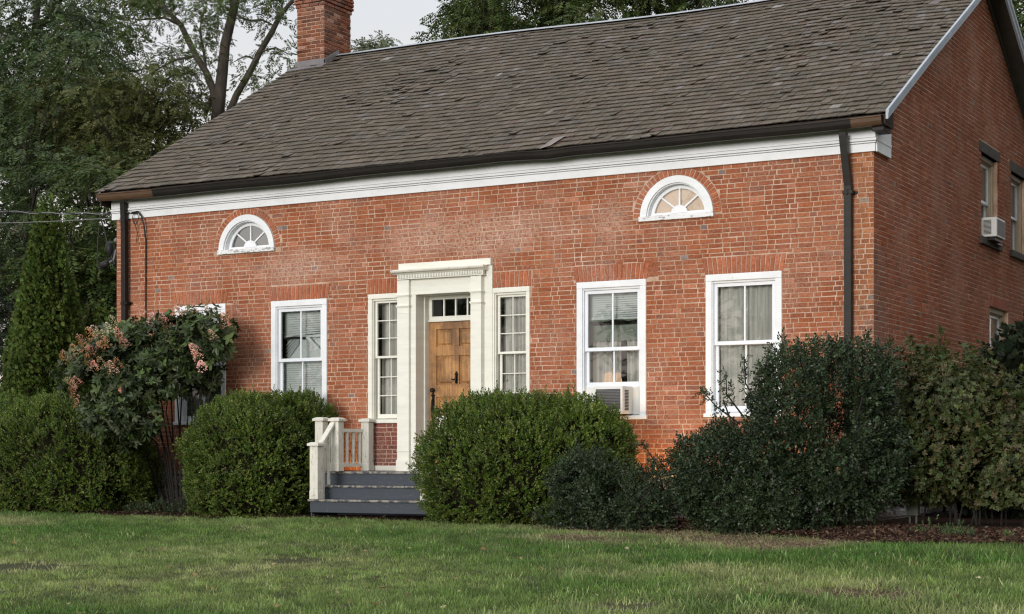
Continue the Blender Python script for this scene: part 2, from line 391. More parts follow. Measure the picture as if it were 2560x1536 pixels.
def gp(px, py):
    d = ray(px, py); k = 15.0
    for _ in range(30): k = (float(gz(np.array([CAM[0] + k * d[0]]), np.array([CAM[1] + k * d[1]]))[0]) - 1.5) / d[2]
    return CAM[0] + k * d[0], CAM[1] + k * d[1]
def grass():
    n = 150000
    y = rng.uniform(-13.6, -1.7, n); x = rng.uniform(-16, 5.5, n)
    # keep only what lies inside a wedge a little wider than the view
    dx, dy = x - CAM[0], y - CAM[1]
    Xc, Zc = dx * RX[0] + dy * BX[0], dx * RX[1] + dy * BX[1]
    ok = (np.abs(Xc / Zc) < .345) & (Zc > 10.8) & (y < edge_y(x) + rng.normal(0, .05, n))
    ok &= ~((x > -7.5) & (x < -5.45) & (y > -1.80))
    x, y = x[ok], y[ok]; p = np.stack([x, y, 0 * x], -1)
    dry = vnoise(p, .55, 21) * .55 + vnoise(p, 1.7, 22) * .3 + vnoise(p, 5, 23) * .15
    lush = vnoise(p, .4, 31) * .6 + vnoise(p, 1.3, 32) * .4
    bare = np.zeros(len(x))
    for px_, py_, rx_, ry_ in ((1480, 1328, .8, .45), (1610, 1326, 1.0, .5), (1790, 1350, .55, .6), (1930, 1345, .7, .5), (1990, 1365, .5, .6), (1420, 1345, .6, .4), (2150, 1490, .55, .4), (735, 1405, .3, .3), (1560, 1520, .35, .3), (2110, 1350, .3, .4), (60, 1420, .6, .5), (1060, 1300, .8, .3)):
        cx, cy = gp(px_, py_)
        bare = np.maximum(bare, np.exp(-((x - cx) / rx_) ** 2 - ((y - cy) / ry_) ** 2))
    keep = rng.uniform(0, 1, len(x)) > np.clip(bare * 2.1 * (.3 + dry), 0, .97)
    x, y, p, dry, lush, bare = x[keep], y[keep], p[keep], dry[keep], lush[keep], bare[keep]
    n = len(x)
    r = np.random.default_rng(5); lv = []
    for i in range(6):
        a = r.uniform(0, 2 * pi); le = r.uniform(.05, .75); d = nrm((cos(a) * le, sin(a) * le, 1)); s = nrm(np.cross(d, r.normal(0, 1, 3)))
        b = np.array([r.uniform(-.035, .035), r.uniform(-.035, .035), 0]); h = r.uniform(.6, 1.1) * .05; w = .0062
        lv.append([b - s * w * .5, b + s * w * .5, b + d * h + s * w * .14 - np.array([0, 0, h * .12 * le]), b + d * h - s * w * .14 - np.array([0, 0, h * .12 * le])])
    tv, tq, tc = tmpl(lv, 9, .3)
    right = np.clip((x + 1.5) / 3, 0, 1) * np.clip((-y - 4) / 2, 0, 1)
    sc = (.65 + .75 * lush + .45 * right) * rng.uniform(.75, 1.3, n)
    sc *= np.where(rng.uniform(0, 1, n) < .02, 1.35, 1)
    g1, g2, dr = np.array([.066, .132, .027]), np.array([.158, .212, .068]), np.array([.38, .345, .20])
    w = np.clip((lush - .3) * 2.2, 0, 1)[:, None]; d = np.clip((dry - .54) * 3.2, 0, 1)[:, None] * .6
    d = np.maximum(d, bare[:, None] * .85)
    d = np.where(rng.uniform(0, 1, (n, 1)) < .05, .7, d)
    col = (g2 * (1 - w) + g1 * w) * (1 - d) + dr * d; col = col * (.62 + .76 * vnoise(p, 6.5, 44))[:, None]; sc = sc * (.7 + .6 * vnoise(p, 6.5, 44))
    col = col * (1 + rng.normal(0, .26, (n, 1)))
    V, Q, C = scatter(tv, tq, np.stack([x, y, gz(x, y) - .004], -1), frames(np.stack([rng.normal(0, .12, n), rng.normal(0, .12, n), np.ones(n)], -1)), sc, col, tc)
    o = npmesh('grass', V, Q, C, 'grass_blade')
    tag(o, 'mown green lawn grass with dry and worn patches', 'grass', kind='stuff')
    # fallen straw and dead bits in the worn patches
    m = 14000
    pc = [gp(*q) for q in ((1480, 1328), (1610, 1326), (1790, 1350), (1930, 1345), (1990, 1365), (1420, 1345), (2150, 1490), (1060, 1300))]; ki = rng.integers(0, 8, m)
    x = np.array([pc[k][0] for k in ki]) + rng.normal(0, .6, m); y = np.array([pc[k][1] for k in ki]) + rng.normal(0, .35, m); ok = y < edge_y(x); x, y = x[ok], y[ok]; m = len(x)
    tv, tq, tc = tmpl([leaf((0, 0, 0), (0, 0, 1), (1, 0, 0), .06, .004), leaf((.01, .01, 0), nrm((.5, .2, .9)), (0, 1, 0), .05, .004)], 2)
    V, Q, C = scatter(tv, tq, np.stack([x, y, gz(x, y) + .006], -1), frames(np.stack([rng.normal(0, 1, m), rng.normal(0, 1, m), rng.normal(0, .12, m)], -1)), rng.uniform(.6, 1.5, m), palette(m, [(.22, .165, .105), (.27, .215, .14), (.14, .095, .06)]), tc)
    tag(npmesh('dry_straw', V, Q, C, 'chip'), 'dead straw lying in the worn lawn patches', 'straw', kind='stuff')
grass()
def fallen():
    n = 70; px = rng.uniform(20, 2540, n); py = rng.uniform(1330, 1530, n); P_ = np.array([(*gp(a, b), 0) for a, b in zip(px, py)]); P_[:, 2] = gz(P_[:, 0], P_[:, 1]) + .045
    tv, tq, tc = tmpl([leaf((0, 0, 0), (0, 0, 1), (1, 0, 0), .07, .035, .3)], 2)
    V, Q, C = scatter(tv, tq, P_, frames(np.stack([rng.normal(0, 1, n), rng.normal(0, 1, n), rng.normal(0, .35, n)], -1)), rng.uniform(.5, 1.1, n), palette(n, [(.36, .27, .13), (.30, .19, .09), (.42, .36, .22)]), tc)
    tag(npmesh('leaf_litter', V, Q, C, 'chip'), 'small dry fallen leaves dotted over the mown lawn', 'fallen leaves', kind='stuff')
fallen()
def chips():
    n = 26000
    x = rng.uniform(-13, 5, n); x = np.where(rng.uniform(0, 1, n) < .6, rng.uniform(-2, 4.5, n), x)
    y = edge_y(x) + rng.uniform(-.06, 2.2, n) ** 1.0
    ok = ~((x > -7.9) & (x < -5.3) & (y > -1.85)) & ((y < -.1) | (x > .1)); x, y = x[ok], y[ok]; n = len(x)
    tv, tq, tc = tmpl([leaf((0, 0, 0), (0, 0, 1), (1, 0, 0), .06, .022, .15)], 2)
    V, Q, C = scatter(tv, tq, np.stack([x, y, gz(x, y) + rng.uniform(.02, .07, n)], -1), frames(np.stack([rng.normal(0, 1, n), rng.normal(0, 1, n), rng.normal(0, .35, n)], -1)), rng.uniform(.4, 1.2, n), palette(n, [(.055, .03, .02), (.09, .05, .034), (.03, .018, .012), (.13, .085, .06)], .2), tc)
    tag(npmesh('mulch_chips', V, Q, C, 'chip'), 'brown bark mulch covering the planting bed', 'mulch', kind='stuff')
chips()

# ------------------------------------------------------------------ house
house = thing('brick_house', 'old red brick house with a long wooden shingle roof and white trim', 'house')
XL, DEP = -12.584, 10.9
def TF(u, d, z): return (u, d, z)                 # front wall: d goes into the house
def TG(u, d, z): return (-d, u, z)                # right gable
WIN = {'w1': (-11.357, -10.34, 2.05, 3.935), 'w2': (-9.455, -8.414, 2.05, 3.925), 'ac': (-4.198, -3.148, 2.05, 3.945), 'rw': (-2.278, -1.216, 2.065, 3.95)}
SID = {'sl': (-7.666, -7.09, 2.04, 3.945), 'sr': (-5.537, -4.939, 2.04, 3.935)}
DOOR = (-7.09, -5.537, 1.32, 4.30)
LUN = [(-9.93, 4.75, .54), (-2.70, 4.77, .533)]
BR = [(.335, .104, .046), (.305, .090, .041), (.36, .122, .056), (.275, .078, .037), (.37, .138, .068), (.32, .097, .044)]
def brick_col(u, v, face, w=.2):
    c = (np.array(random.choice(BR)) * .5 + np.array((.325, .105, .043)) * .5) * random.uniform(.80, 1.04)
    q = random.random()
    if q < .012 and w < .12: c = np.array((.20, .155, .145)) * random.uniform(.8, 1.3)
    elif q < .045: c = c * .74 + np.array((.02, .02, .022))
    elif q < .07: c = np.array((.42, .165, .095))
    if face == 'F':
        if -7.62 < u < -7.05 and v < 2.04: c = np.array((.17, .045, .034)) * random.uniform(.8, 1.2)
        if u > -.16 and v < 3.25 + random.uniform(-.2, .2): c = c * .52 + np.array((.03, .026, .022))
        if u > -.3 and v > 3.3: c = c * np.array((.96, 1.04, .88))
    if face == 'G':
        c = c * np.array((.92, .82, .78))  # gable brick toned deeper red and darker, side shade put into the colour
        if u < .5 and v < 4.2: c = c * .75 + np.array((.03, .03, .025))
    return tuple(c)
def lay(mb, u0, u1, v0, v1, rects, circs, face, course=.0645, lo=None, hi=None, bond='flemish', dep=.004, st=.196, hd=.094):
    """lays real bricks (raised quads with chamfered edges) on the mortar plane"""
    nrow = int(math.ceil((v1 - v0) / course)); jt = .011
    for r in range(nrow):
        b0 = v0 + r * course + jt * .5; b1 = min(v1, v0 + (r + 1) * course) - jt * .5
        if b1 - b0 < .015: continue
        u = u0 - (0.1500 if r % 2 else 0) + random.uniform(-.012, .012); k = r % 2
        wob = random.uniform(-.0015, .0015)
        while u < u1:
            w = (st if k % 2 == 0 else hd) if bond == 'flemish' else st
            w *= random.uniform(.955, 1.045); k += 1
            a, e = u, u + w; u = e + jt * random.uniform(.8, 1.35)
            z0, z1 = b0 + wob + random.uniform(-.0018, .0018), b1 + wob + random.uniform(-.0018, .0018)
            pcs = [[max(a, u0), max(a, u0), min(e, u1), min(e, u1), z0, z1]]     # left bottom, left top, right bottom, right top
            for (ra, rb, rc, rd) in rects:
                o = []
                for p in pcs:
                    ov = min(p[5], rd) - max(p[4], rc)
                    if ov <= .004 or p[2] <= ra or p[0] >= rb: o.append(p); continue
                    if ov < .028:
                        if p[4] < rc: o.append([*p[:4], p[4], rc - .004])
                        else: o.append([*p[:4], rd + .004, p[5]])
                        continue
                    if p[0] < ra: o.append([p[0], p[1], ra - .004, ra - .004, p[4], p[5]])
                    if p[2] > rb: o.append([rb + .004, rb + .004, p[2], p[3], p[4], p[5]])
                pcs = o
            for (cx, cz, cr) in circs:
                o = []
                for p in pcs:
                    h = [sqrt(max(0, cr * cr - (z - cz) ** 2)) if z > cz else cr for z in (p[4], p[5])]
                    if p[5] < cz - .02 or p[4] > cz + cr or p[2] < cx - max(h) or p[0] > cx + max(h): o.append(p); continue
                    if p[0] < cx - h[0]: o.append([p[0], p[1], min(p[2], cx - h[0] - .004), min(p[3], cx - h[1] - .004), p[4], p[5]])
                    if p[2] > cx + h[0]: o.append([max(p[0], cx + h[0] + .004), max(p[1], cx + h[1] + .004), p[2], p[3], p[4], p[5]])
                pcs = o
            for p in pcs:
                if lo:
                    p[0] = max(p[0], lo(p[4])); p[1] = max(p[1], lo(p[5])); p[2] = min(p[2], hi(p[4])); p[3] = min(p[3], hi(p[5]))
                if p[2] - p[0] < .018 or p[3] - p[1] < .008: continue
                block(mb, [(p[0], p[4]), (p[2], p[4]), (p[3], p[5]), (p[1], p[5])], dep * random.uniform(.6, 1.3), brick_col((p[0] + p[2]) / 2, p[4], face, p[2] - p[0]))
def block(mb, q, dep, col, ins=.0025, base=0.0):
    cx, cz = sum(p[0] for p in q) / 4, sum(p[1] for p in q) / 4
    q = [(x + random.uniform(-.0028, .0028), z + random.uniform(-.0022, .0022)) for x, z in q]
    inn = []
    for x, z in q:
        dx, dz = cx - x, cz - z
        inn.append((x + math.copysign(min(ins, abs(dx) * .5), dx), z + math.copysign(min(ins, abs(dz) * .5), dz)))
    d = [-dep + random.uniform(-.0012, .0012) for _ in q]
    mb.add([(x, base, z) for x, z in q] + [(x, base + dd, z) for (x, z), dd in zip(inn, d)],
           [(4, 5, 6, 7), (0, 1, 5, 4), (1, 2, 6, 5), (2, 3, 7, 6), (3, 0, 4, 7)], 1, col)
def sheet(mb, u0, u1, v0, v1, rects, mi=0):
    us = sorted({u0, u1, *[max(u0, min(u1, r[i])) for r in rects for i in (0, 1)]}); vs = sorted({v0, v1, *[max(v0, min(v1, r[i])) for r in rects for i in (2, 3)]})
    for a, b in zip(us, us[1:]):
        for c, d in zip(vs, vs[1:]):
            m, n = (a + b) / 2, (c + d) / 2
            if any(r[0] < m < r[1] and r[2] < n < r[3] for r in rects): continue
            mb.quad((a, 0, c), (b, 0, c), (b, 0, d), (a, 0, d), mi=mi)
def reveal(mb, r, dep, mi=0):
    a, b, c, d = r
    mb.quad((a, 0, c), (a, dep, c), (a, dep, d), (a, 0, d), mi=mi); mb.quad((b, 0, c), (b, 0, d), (b, dep, d), (b, dep, c), mi=mi)
    mb.quad((a, 0, d), (a, dep, d), (b, dep, d), (b, 0, d), mi=mi); mb.quad((a, 0, c), (b, 0, c), (b, dep, c), (a, dep, c), mi=mi)
FOUND = 1.325; EAVE = 5.80
SLOPE = .557
wm = MB(TF)
ops = list(WIN.values()) + list(SID.values()) + [DOOR]
lrect = [(cx - cr, cx + cr, cz - .05, cz + cr) for cx, cz, cr in LUN]
sheet(wm, XL, 0, FOUND, 5.72, ops + lrect)
for (cx, cz, cr), q in zip(LUN, lrect):
    M_ = 20
    for i in range(M_):
        t0, t1 = pi * i / M_, pi * (i + 1) / M_
        x0, y0, x1, y1 = cx + cr * cos(t0), cz + cr * sin(t0), cx + cr * cos(t1), cz + cr * sin(t1)
        wm.quad((x0, 0, y0), (x1, 0, y1), (x1, 0, q[3]), (x0, 0, q[3]))
for q in ops: reveal(wm, q, .28)
arches = []
for k, q in {**WIN, **SID}.items():
    a0, a1 = q[0] - .022, q[1] + .022
    if k == 'sl': a1 = DOOR[0]
    if k == 'sr': a0 = DOOR[1]
    arches.append((a0, a1, q[3], q[3] + .235))
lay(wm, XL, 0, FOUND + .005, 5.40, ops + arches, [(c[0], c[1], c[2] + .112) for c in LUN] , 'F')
for (a0, a1, c0, c1) in arches:
    n = max(6, int((a1 - a0) / .064))
    for i in range(n):
        t0, t1 = i / n, (i + 1) / n; s = .035
        f = lambda t, top: a0 + (a1 - a0) * t + ((t - .5) * 2 * s if top else 0)
        col = tuple(np.array((.365, .115, .053)) * random.uniform(.82, 1.12))
        g = .0058
        top0, top1 = max(a0 + .003, f(t0, 1)), min(a1 - .003, f(t1, 1))
        if a1 - a0 > .8: top0, top1 = f(t0, 1), f(t1, 1)
        block(wm, [(f(t0, 0) + g, c0 + .003), (f(t1, 0) - g, c0 + .003), (top1 - g, c1 - .012), (top0 + g, c1 - .012)], .009, col)
for (cx, cz, cr) in LUN:
    n = 28
    for i in range(n):
        t0, t1 = pi * i / n + .012, pi * (i + 1) / n - .012
        P = lambda t, r: (cx + r * cos(t), cz + r * sin(t))
        block(wm, [P(t1, cr + .006), P(t0, cr + .006), P(t0, cr + .104), P(t1, cr + .104)], .008, tuple(np.array((.355, .11, .05)) * random.uniform(.8, 1.12)))
# gable
def roofz(y): return EAVE + (y + .25) * SLOPE if y < 5.46 else EAVE + 5.71 * SLOPE - (y - 5.46) * SLOPE
GW = [(5.40, 6.43, 4.93, 6.235), (7.36, 8.39, 4.93, 6.225), (5.93, 7.15, 2.1, 3.905)]
LINT = [(5.27, 6.56, 6.235, 6.40), (7.25, 8.52, 6.225, 6.39)]
GSIL = [(5.27, 6.56, 4.815, 4.93), (7.25, 8.52, 4.82, 4.93)]
GA = [(5.90, 7.19, 3.905, 4.09)]
gm = MB(TG)
gl = lambda z: max(0, (z - EAVE) / SLOPE - .25 + .02); gh = lambda z: min(DEP, 10.92 - ((z - EAVE) / SLOPE - .25) - .02)
sheet(gm, 0, DEP, FOUND, 5.9, GW + LINT + GSIL)
us = [0, 2, 4, 5.27, 5.40, 6.43, 6.56, 7.25, 7.36, 8.39, 8.52, 9.6, DEP]
def top(u): return max(5.9, roofz(u) - .02)
for a, b in zip(us, us[1:]):
    n = 6
    for i in range(n):
        p, q = a + (b - a) * i / n, a + (b - a) * (i + 1) / n; z0 = 5.9
        mid = (p + q) / 2
        for rr in LINT:
            if rr[0] < mid < rr[1]: z0 = rr[3]
        if p < 5.46 < q:
            gm.quad((p, 0, z0), (5.46, 0, z0), (5.46, 0, top(5.46)), (p, 0, top(p))); gm.quad((5.46, 0, z0), (q, 0, z0), (q, 0, top(q)), (5.46, 0, top(5.46)))
        else: gm.quad((p, 0, z0), (q, 0, z0), (q, 0, top(q)), (p, 0, top(p)))
for q in GW: reveal(gm, q, .3)
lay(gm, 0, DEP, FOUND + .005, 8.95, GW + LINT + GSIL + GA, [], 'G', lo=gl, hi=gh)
for (a0, a1, c0, c1) in GA:
    n = 19
    for i in range(n):
        a, b = a0 + (a1 - a0) * i / n, a0 + (a1 - a0) * (i + 1) / n
        block(gm, [(a + .004, c0 + .004), (b - .004, c0 + .004), (b - .004, c1 - .005), (a + .004, c1 - .005)], .008, tuple(np.array((.30, .085, .045)) * random.uniform(.85, 1.1)))
off = len(wm.v); wm.v += gm.v; wm.f += [tuple(i + off for i in f) for f in gm.f]; wm.mi += gm.mi; wm.c += gm.c
wm.T = TF
# left end and back, and the dark shell of the rooms
wm.quad((XL, 0, FOUND), (XL, DEP, FOUND), (XL, DEP, 5.9), (XL, 0, 5.9))
wm.add([(XL, 0, 5.9), (XL, DEP, 5.9), (XL, 5.46, 8.95)], [(0, 1, 2)])
wm.quad((XL, DEP, FOUND), (0, DEP, FOUND), (0, DEP, 5.9), (XL, DEP, 5.9))
wall = wm.build('wall', ['mortar', 'brick'], house, color=True, fix=False)
# shallow corner reveal bricks on the left end so the corner reads as brick
rm = MB()
rm.quad((XL + .02, .6, FOUND), (-.4, .6, FOUND), (-.4, 5, FOUND), (XL + .02, 5, FOUND))
for a, b in ((-11.9, -8.0), (-7.9, -4.8), (-4.7, -.45)):
    rm.quad((a, 4.5, FOUND), (b, 4.5, FOUND), (b, 4.5, 5.6), (a, 4.5, 5.6))
    rm.quad((a, .35, FOUND), (a, 4.5, FOUND), (a, 4.5, 5.6), (a, .35, 5.6)); rm.quad((b, .35, FOUND), (b, 4.5, FOUND), (b, 4.5, 5.6), (b, .35, 5.6))
rm.quad((XL + .02, .29, 4.3), (-.35, .29, 4.3), (-.35, 5, 4.3), (XL + .02, 5, 4.3))
rm.build('room_lining', 'room', house, fix=False)

# stone foundation
fm = MB(TF)
def stones(mb, u0, u1, v0, v1):
    mb.quad((u0, .0, v0), (u1, .0, v0), (u1, .0, v1), (u0, .0, v1), mi=0)
    v = v0
    while v < v1 - .03:
        h = min(random.uniform(.11, .2), v1 - v); u = u0
        while u < u1 - .03:
            w = min(random.uniform(.16, .5), u1 - u)
            block(mb, [(u + .01, v + .01), (u + w - .01, v + .008), (u + w - .012, v + h - .012), (u + .012, v + h - .01)], random.uniform(.02, .06), (1, 1, 1), .03)
            u += w
        v += h
stones(fm, XL - .02, .02, .3, FOUND)
fg = MB(TG); stones(fg, -.02, DEP, .3, FOUND)
off = len(fm.v); fm.v += fg.v; fm.f += [tuple(i + off for i in f) for f in fg.f]; fm.mi += fg.mi; fm.c += fg.c
fm.T = TF
fm.quad((XL, 0, .3), (XL, DEP, .3), (XL, DEP, FOUND), (XL, 0, FOUND))
def m_found():
    m, nt, b = new_mat('foundation_stone')
    n = noise(nt, 1.6, 5, .7); f = noise(nt, 16, 6, .75)
    c = mix(nt, ramp(nt, n, [(.35, (0, 0, 0)), (.55, (1, 1, 1))]), (.13, .105, .085), (.50, .47, .45))
    c = mix(nt, ramp(nt, f, [(.35, (.8, .8, .8)), (.6, (0, 0, 0))]), c, (.09, .07, .055))
    L(nt, c, b.inputs['Base Color']); b.inputs['Roughness'].default_value = .95
    bump(nt, b, f, .9, .03)
m_found()
fm.build('foundation', ['foundation_stone', 'foundation_stone'], house, fix=False)

# roof: real shingles on the front slope
RXL, RXR = -12.80, .265
def ridge_dz(x): return .14 * np.clip((-x) / 12.6, -.05, 1.05) - .02 * np.sin(x * .9)
def rp(x, s, lift=0):
    """point on the front slope; s = 0 at the eave, 1 at the ridge"""
    y = -.25 + 5.71 * s; z = EAVE + 5.71 * SLOPE * s + ridge_dz(x) * s + .018 * sin(x * 1.3 + s * 5) * (s * (1 - s) * 4) + .012 * sin(x * .45 + 1)
    return np.array((x, y - lift * .486, z + lift * .874))
def m_roof():
    mb = MB(); rows = 35; SL_ = sqrt(5.71 ** 2 + (5.71 * SLOPE) ** 2)
    for r in range(rows):
        s0, s1 = r / rows - .004, (r + 1.35) / rows
        s1 = min(s1, 1.0)
        x = RXL + random.uniform(-.05, .05)
        rowlift = random.uniform(0, .004)
        while x < RXR:
            w = random.choice((.08, .10, .12, .13, .15, .17)) * random.uniform(.9, 1.1)
            a, b = max(RXL, x), min(RXR, x + w - .006); x += w
            if b - a < .03: continue
            sj = random.uniform(-.0018, .0018) + (random.uniform(-.02, -.008) if random.random() < .02 else 0)
            if r == 0: sj *= .4
            th = random.uniform(.020, .032); lf = rowlift + random.uniform(0, .006)
            q = random.random()
            zone = vnoise(np.array([[a, s0 * 6, 3.0]]), .55, 8)[0]
            curl = 0
            if q < .035 + max(0, zone - .52) * 1.1 * (1 if s0 > .45 else .35): curl = random.uniform(.006, .026)
            ca, cb = curl * random.uniform(.2, 1.2), curl * random.uniform(.2, 1.2)
            th = random.uniform(.010, .015); gp_ = random.uniform(.010, .015); e0a, e0b = rp(a, s0 + sj, lf + th + ca + gp_), rp(b, s0 + sj + random.uniform(-.001, .001), lf + th + cb + gp_)
            u0a, u0b = rp(a, s0 + sj, lf + ca + gp_), rp(b, s0 + sj, lf + cb + gp_)
            t0a, t0b = rp(a, s1, .004), rp(b, s1, .004)
            v = random.random()
            base = np.array((.112, .086, .060)) * random.uniform(.74, 1.24)
            if v < .18: base = np.array((.092, .074, .049)) * random.uniform(.8, 1.2)
            elif v < .30: base = np.array((.135, .112, .092)) * random.uniform(.85, 1.15)
            elif v < .33 and s0 > .3: base = np.array((.165, .148, .138)) * random.uniform(.8, 1.15)
            elif v < .345: base = np.array((.105, .068, .048))
            if random.random() < .0012: base = np.array((.34, .31, .29))
            if b > RXR - .3 : base = base * 1.05
            mb.add([tuple(p) for p in (e0a, e0b, t0b, t0a, u0a, u0b)], [(0, 1, 2, 3), (4, 0, 3), (5, 2, 1), (4, 3, 2, 5)], 0, tuple(base)); mb.add([tuple(p) for p in (u0a, u0b, e0b, e0a)], [(0, 1, 2, 3)], 0, tuple(base * .5))  # butt ends darker: grimy end grain plus shadow line painted between rows
    # one slipped shingle hanging over the gutter
    p = rp(-4.62, -.012, .03); q = rp(-4.45, -.005, .05); p2 = rp(-4.55, .045, .045); q2 = rp(-4.38, .05, .05)
    mb.add([tuple(p), tuple(q), tuple(q2), tuple(p2)], [(0, 1, 2, 3)], 0, (.26, .22, .20))
    # decking below and the rear slope
    n = 24
    for i in range(n):
        a, b = RXL + .02 + (RXR - .04 - RXL) * i / n, RXL + .02 + (RXR - .04 - RXL) * (i + 1) / n
        A, B, C_, D_ = rp(a, .004, -.03), rp(b, .004, -.03), rp(b, 1, -.012), rp(a, 1, -.012)
        mb.add([tuple(A), tuple(B), tuple(C_), tuple(D_)], [(0, 1, 2, 3)], 0, (.03, .025, .02))
        def back(x, s): return (x, 5.46 + 5.71 * s, EAVE + 5.71 * SLOPE * (1 - s) + ridge_dz(x) * (1 - s))
        mb.add([back(a, 0), back(b, 0), back(b, 1), back(a, 1)], [(0, 1, 2, 3)], 0, (.11, .09, .075))
    mb.build('roof', 'shingle', house, color=True, fix=False)
m_roof()
# pine needles and litter caught on the shingles
def litter():
    n = 1500
    x = rng.normal(-3.6, 2.6, n); s = np.clip(rng.normal(.34, .2, n), .01, .95); ok = (x > -12) & (x < .1); x, s = x[ok], s[ok]; n = len(x)
    P = np.array([rp(a, b, .028) for a, b in zip(x, s)])
    tv, tq, tc = tmpl([leaf((0, 0, 0), (0, 0, 1), (1, 0, 0), .07, .005), leaf((.01, 0, .02), nrm((.6, 0, .8)), (0, 1, 0), .05, .004)], 2)
    V, Q, C = scatter(tv, tq, P, frames(np.stack([rng.normal(0, 1, n), rng.normal(0, .9, n), rng.normal(0, .6, n)], -1)), rng.uniform(.5, 1.3, n), palette(n, [(.20, .09, .045), (.16, .08, .05), (.25, .15, .09)]), tc)
    tag(npmesh('pine_needles', V, Q, C, 'chip'), 'rusty dry needles scattered over the wooden shingle roof', 'needles', kind='stuff')
litter()
rc = MB()
for i in range(24):
    a, b = RXL + (RXR - RXL) * i / 24, RXL + (RXR - RXL) * (i + 1) / 24
    A, B = rp(a, 1), rp(b, 1)
    for sgn in (-1, 1):
        rc.add([(a, A[1], A[2] + .045), (b, B[1], B[2] + .045), (b, B[1] + sgn * .12, B[2] - .012), (a, A[1] + sgn * .12, A[2] - .012)], [(0, 1, 2, 3)])
rc.build('ridge_cap', 'galvanised', house, fix=False)
# rake boards and rear overhang
rk = MB()
def rake_pts(front):
    return (lambda s: rp(RXR, s)) if front else (lambda s: np.array((RXR, 5.46 + 5.71 * s, EAVE + 5.71 * SLOPE * (1 - s))))
f_ = rake_pts(True)
for s0, s1 in ((0, .36), (.36, .70), (.70, 1)):
    a, b = f_(s0 - (.012 if s0 == 0 else 0)), f_(s1)
    for (x0, x1, z0, z1) in ((RXR - .012, RXR + .020, -.055, .058), (RXR + .0205, RXR + .028, .02, .066)):
        rk.add([(x0, a[1], a[2] + z0), (x1, a[1], a[2] + z0), (x1, a[1], a[2] + z1), (x0, a[1], a[2] + z1), (x0, b[1], b[2] + z0), (x1, b[1], b[2] + z0), (x1, b[1], b[2] + z1), (x0, b[1], b[2] + z1)],
               [(0, 3, 2, 1), (4, 5, 6, 7), (0, 1, 5, 4), (1, 2, 6, 5), (2, 3, 7, 6), (3, 0, 4, 7)])
rk.build('rake_board', 'rake_paint', house)
g_ = rake_pts(False); rb = MB(); a, b = g_(0), g_(1)
def slab(mb, x0, x1, z0, z1, p=a, q=b):
    mb.add([(x0, p[1], p[2] + z0), (x1, p[1], p[2] + z0), (x1, p[1], p[2] + z1), (x0, p[1], p[2] + z1), (x0, q[1], q[2] + z0), (x1, q[1], q[2] + z0), (x1, q[1], q[2] + z1), (x0, q[1], q[2] + z1)],
           [(0, 3, 2, 1), (4, 5, 6, 7), (0, 1, 5, 4), (1, 2, 6, 5), (2, 3, 7, 6), (3, 0, 4, 7)])
slab(rb, RXR - .01, RXR + .025, -.13, .0); slab(rb, RXR + .025, RXR + .04, -.03, .04)
rb.build('rake_board', 'rake_paint', house)
sf = MB(); slab(sf, .002, RXR - .012, -.125, -.10); slab(sf, .002, .03, -.22, -.127)
sf.build('soffit', 'soffit_paint', house)
lf_ = MB(); a, b = rp(RXL + .03, -.0), rp(RXL + .03, 1)
slab(lf_, RXL - .0, RXL + .03, -.12, -.03, a, b); lf_.build('rake_board', 'rake_paint', house)
# frieze with mouldings, wrapped round both corners
fz = MB()
XA, XB = -12.66, .035
for (d, z0, z1) in ((-.020, 5.390, 5.699), (-.038, 5.385, 5.486), (-.055, 5.493, 5.511), (-.068, 5.518, 5.553), (-.050, 5.560, 5.70)):
    fz.box(XA, XB - .035 - d * .8, d, .0, z0, z1)
    fz.box(.001, XB - .035 - d * .8, .0005, .60, z0 + (.0 if z0 < 5.4 else 0), z1)
fz.box(.001, .047, .0005, .602, 5.384, 5.70); fz.box(-12.66, -12.586, .0, .55, 5.385, 5.70)
fz.build('frieze_board', 'white_paint', house, bevel=.004)
fa = MB(); fa.box(-12.74, RXR - .04, -.235, -.215, 5.675, 5.80); fa.box(-12.74, RXR - .04, -.215, .0, 5.70, 5.715)
fa.box(-12.74, -12.72, -.215, .3, 5.6, 5.86); fa.box(RXR - .055, RXR - .04, -.215, .1, 5.66, 5.86)
fa.build('fascia', 'fascia_wood', house, bevel=.003)
gt = MB()
prof = [(z_[0], z_[1] + .042) for z_ in [(-.238, 5.735), (-.238, 5.613), (-.300, 5.610), (-.317, 5.630), (-.332, 5.660), (-.342, 5.705), (-.352, 5.712), (-.352, 5.724), (-.336, 5.724), (-.332, 5.700), (-.32, 5.665), (-.30, 5.640), (-.285, 5.622), (-.244, 5.624), (-.244, 5.735)]]
xs = list(np.linspace(-12.72, .20, 34))
def gsag(x): return .008 * sin(x * .8) - .028 * math.exp(-((x + 4.55) / .35) ** 2) + .006 * sin(x * 2.3)
for i, (a, b) in enumerate(zip(xs, xs[1:])):
    n = len(prof)
    gt.add([(a, d, z + gsag(a)) for d, z in prof] + [(b, d, z + gsag(b)) for d, z in prof], [(i_, (i_ + 1) % n, n + (i_ + 1) % n, n + i_) for i_ in range(n)], 1 if (i < 3 or i > 31) else 0)
for x, sg in ((-12.72, -1), (.20, 1)):
    gt.add([(x, d, z + gsag(x)) for d, z in prof[:8]], [tuple(range(8))], 0)
gt.build('gutter', ['gutter_metal', 'rust_metal'], house, smooth=False)
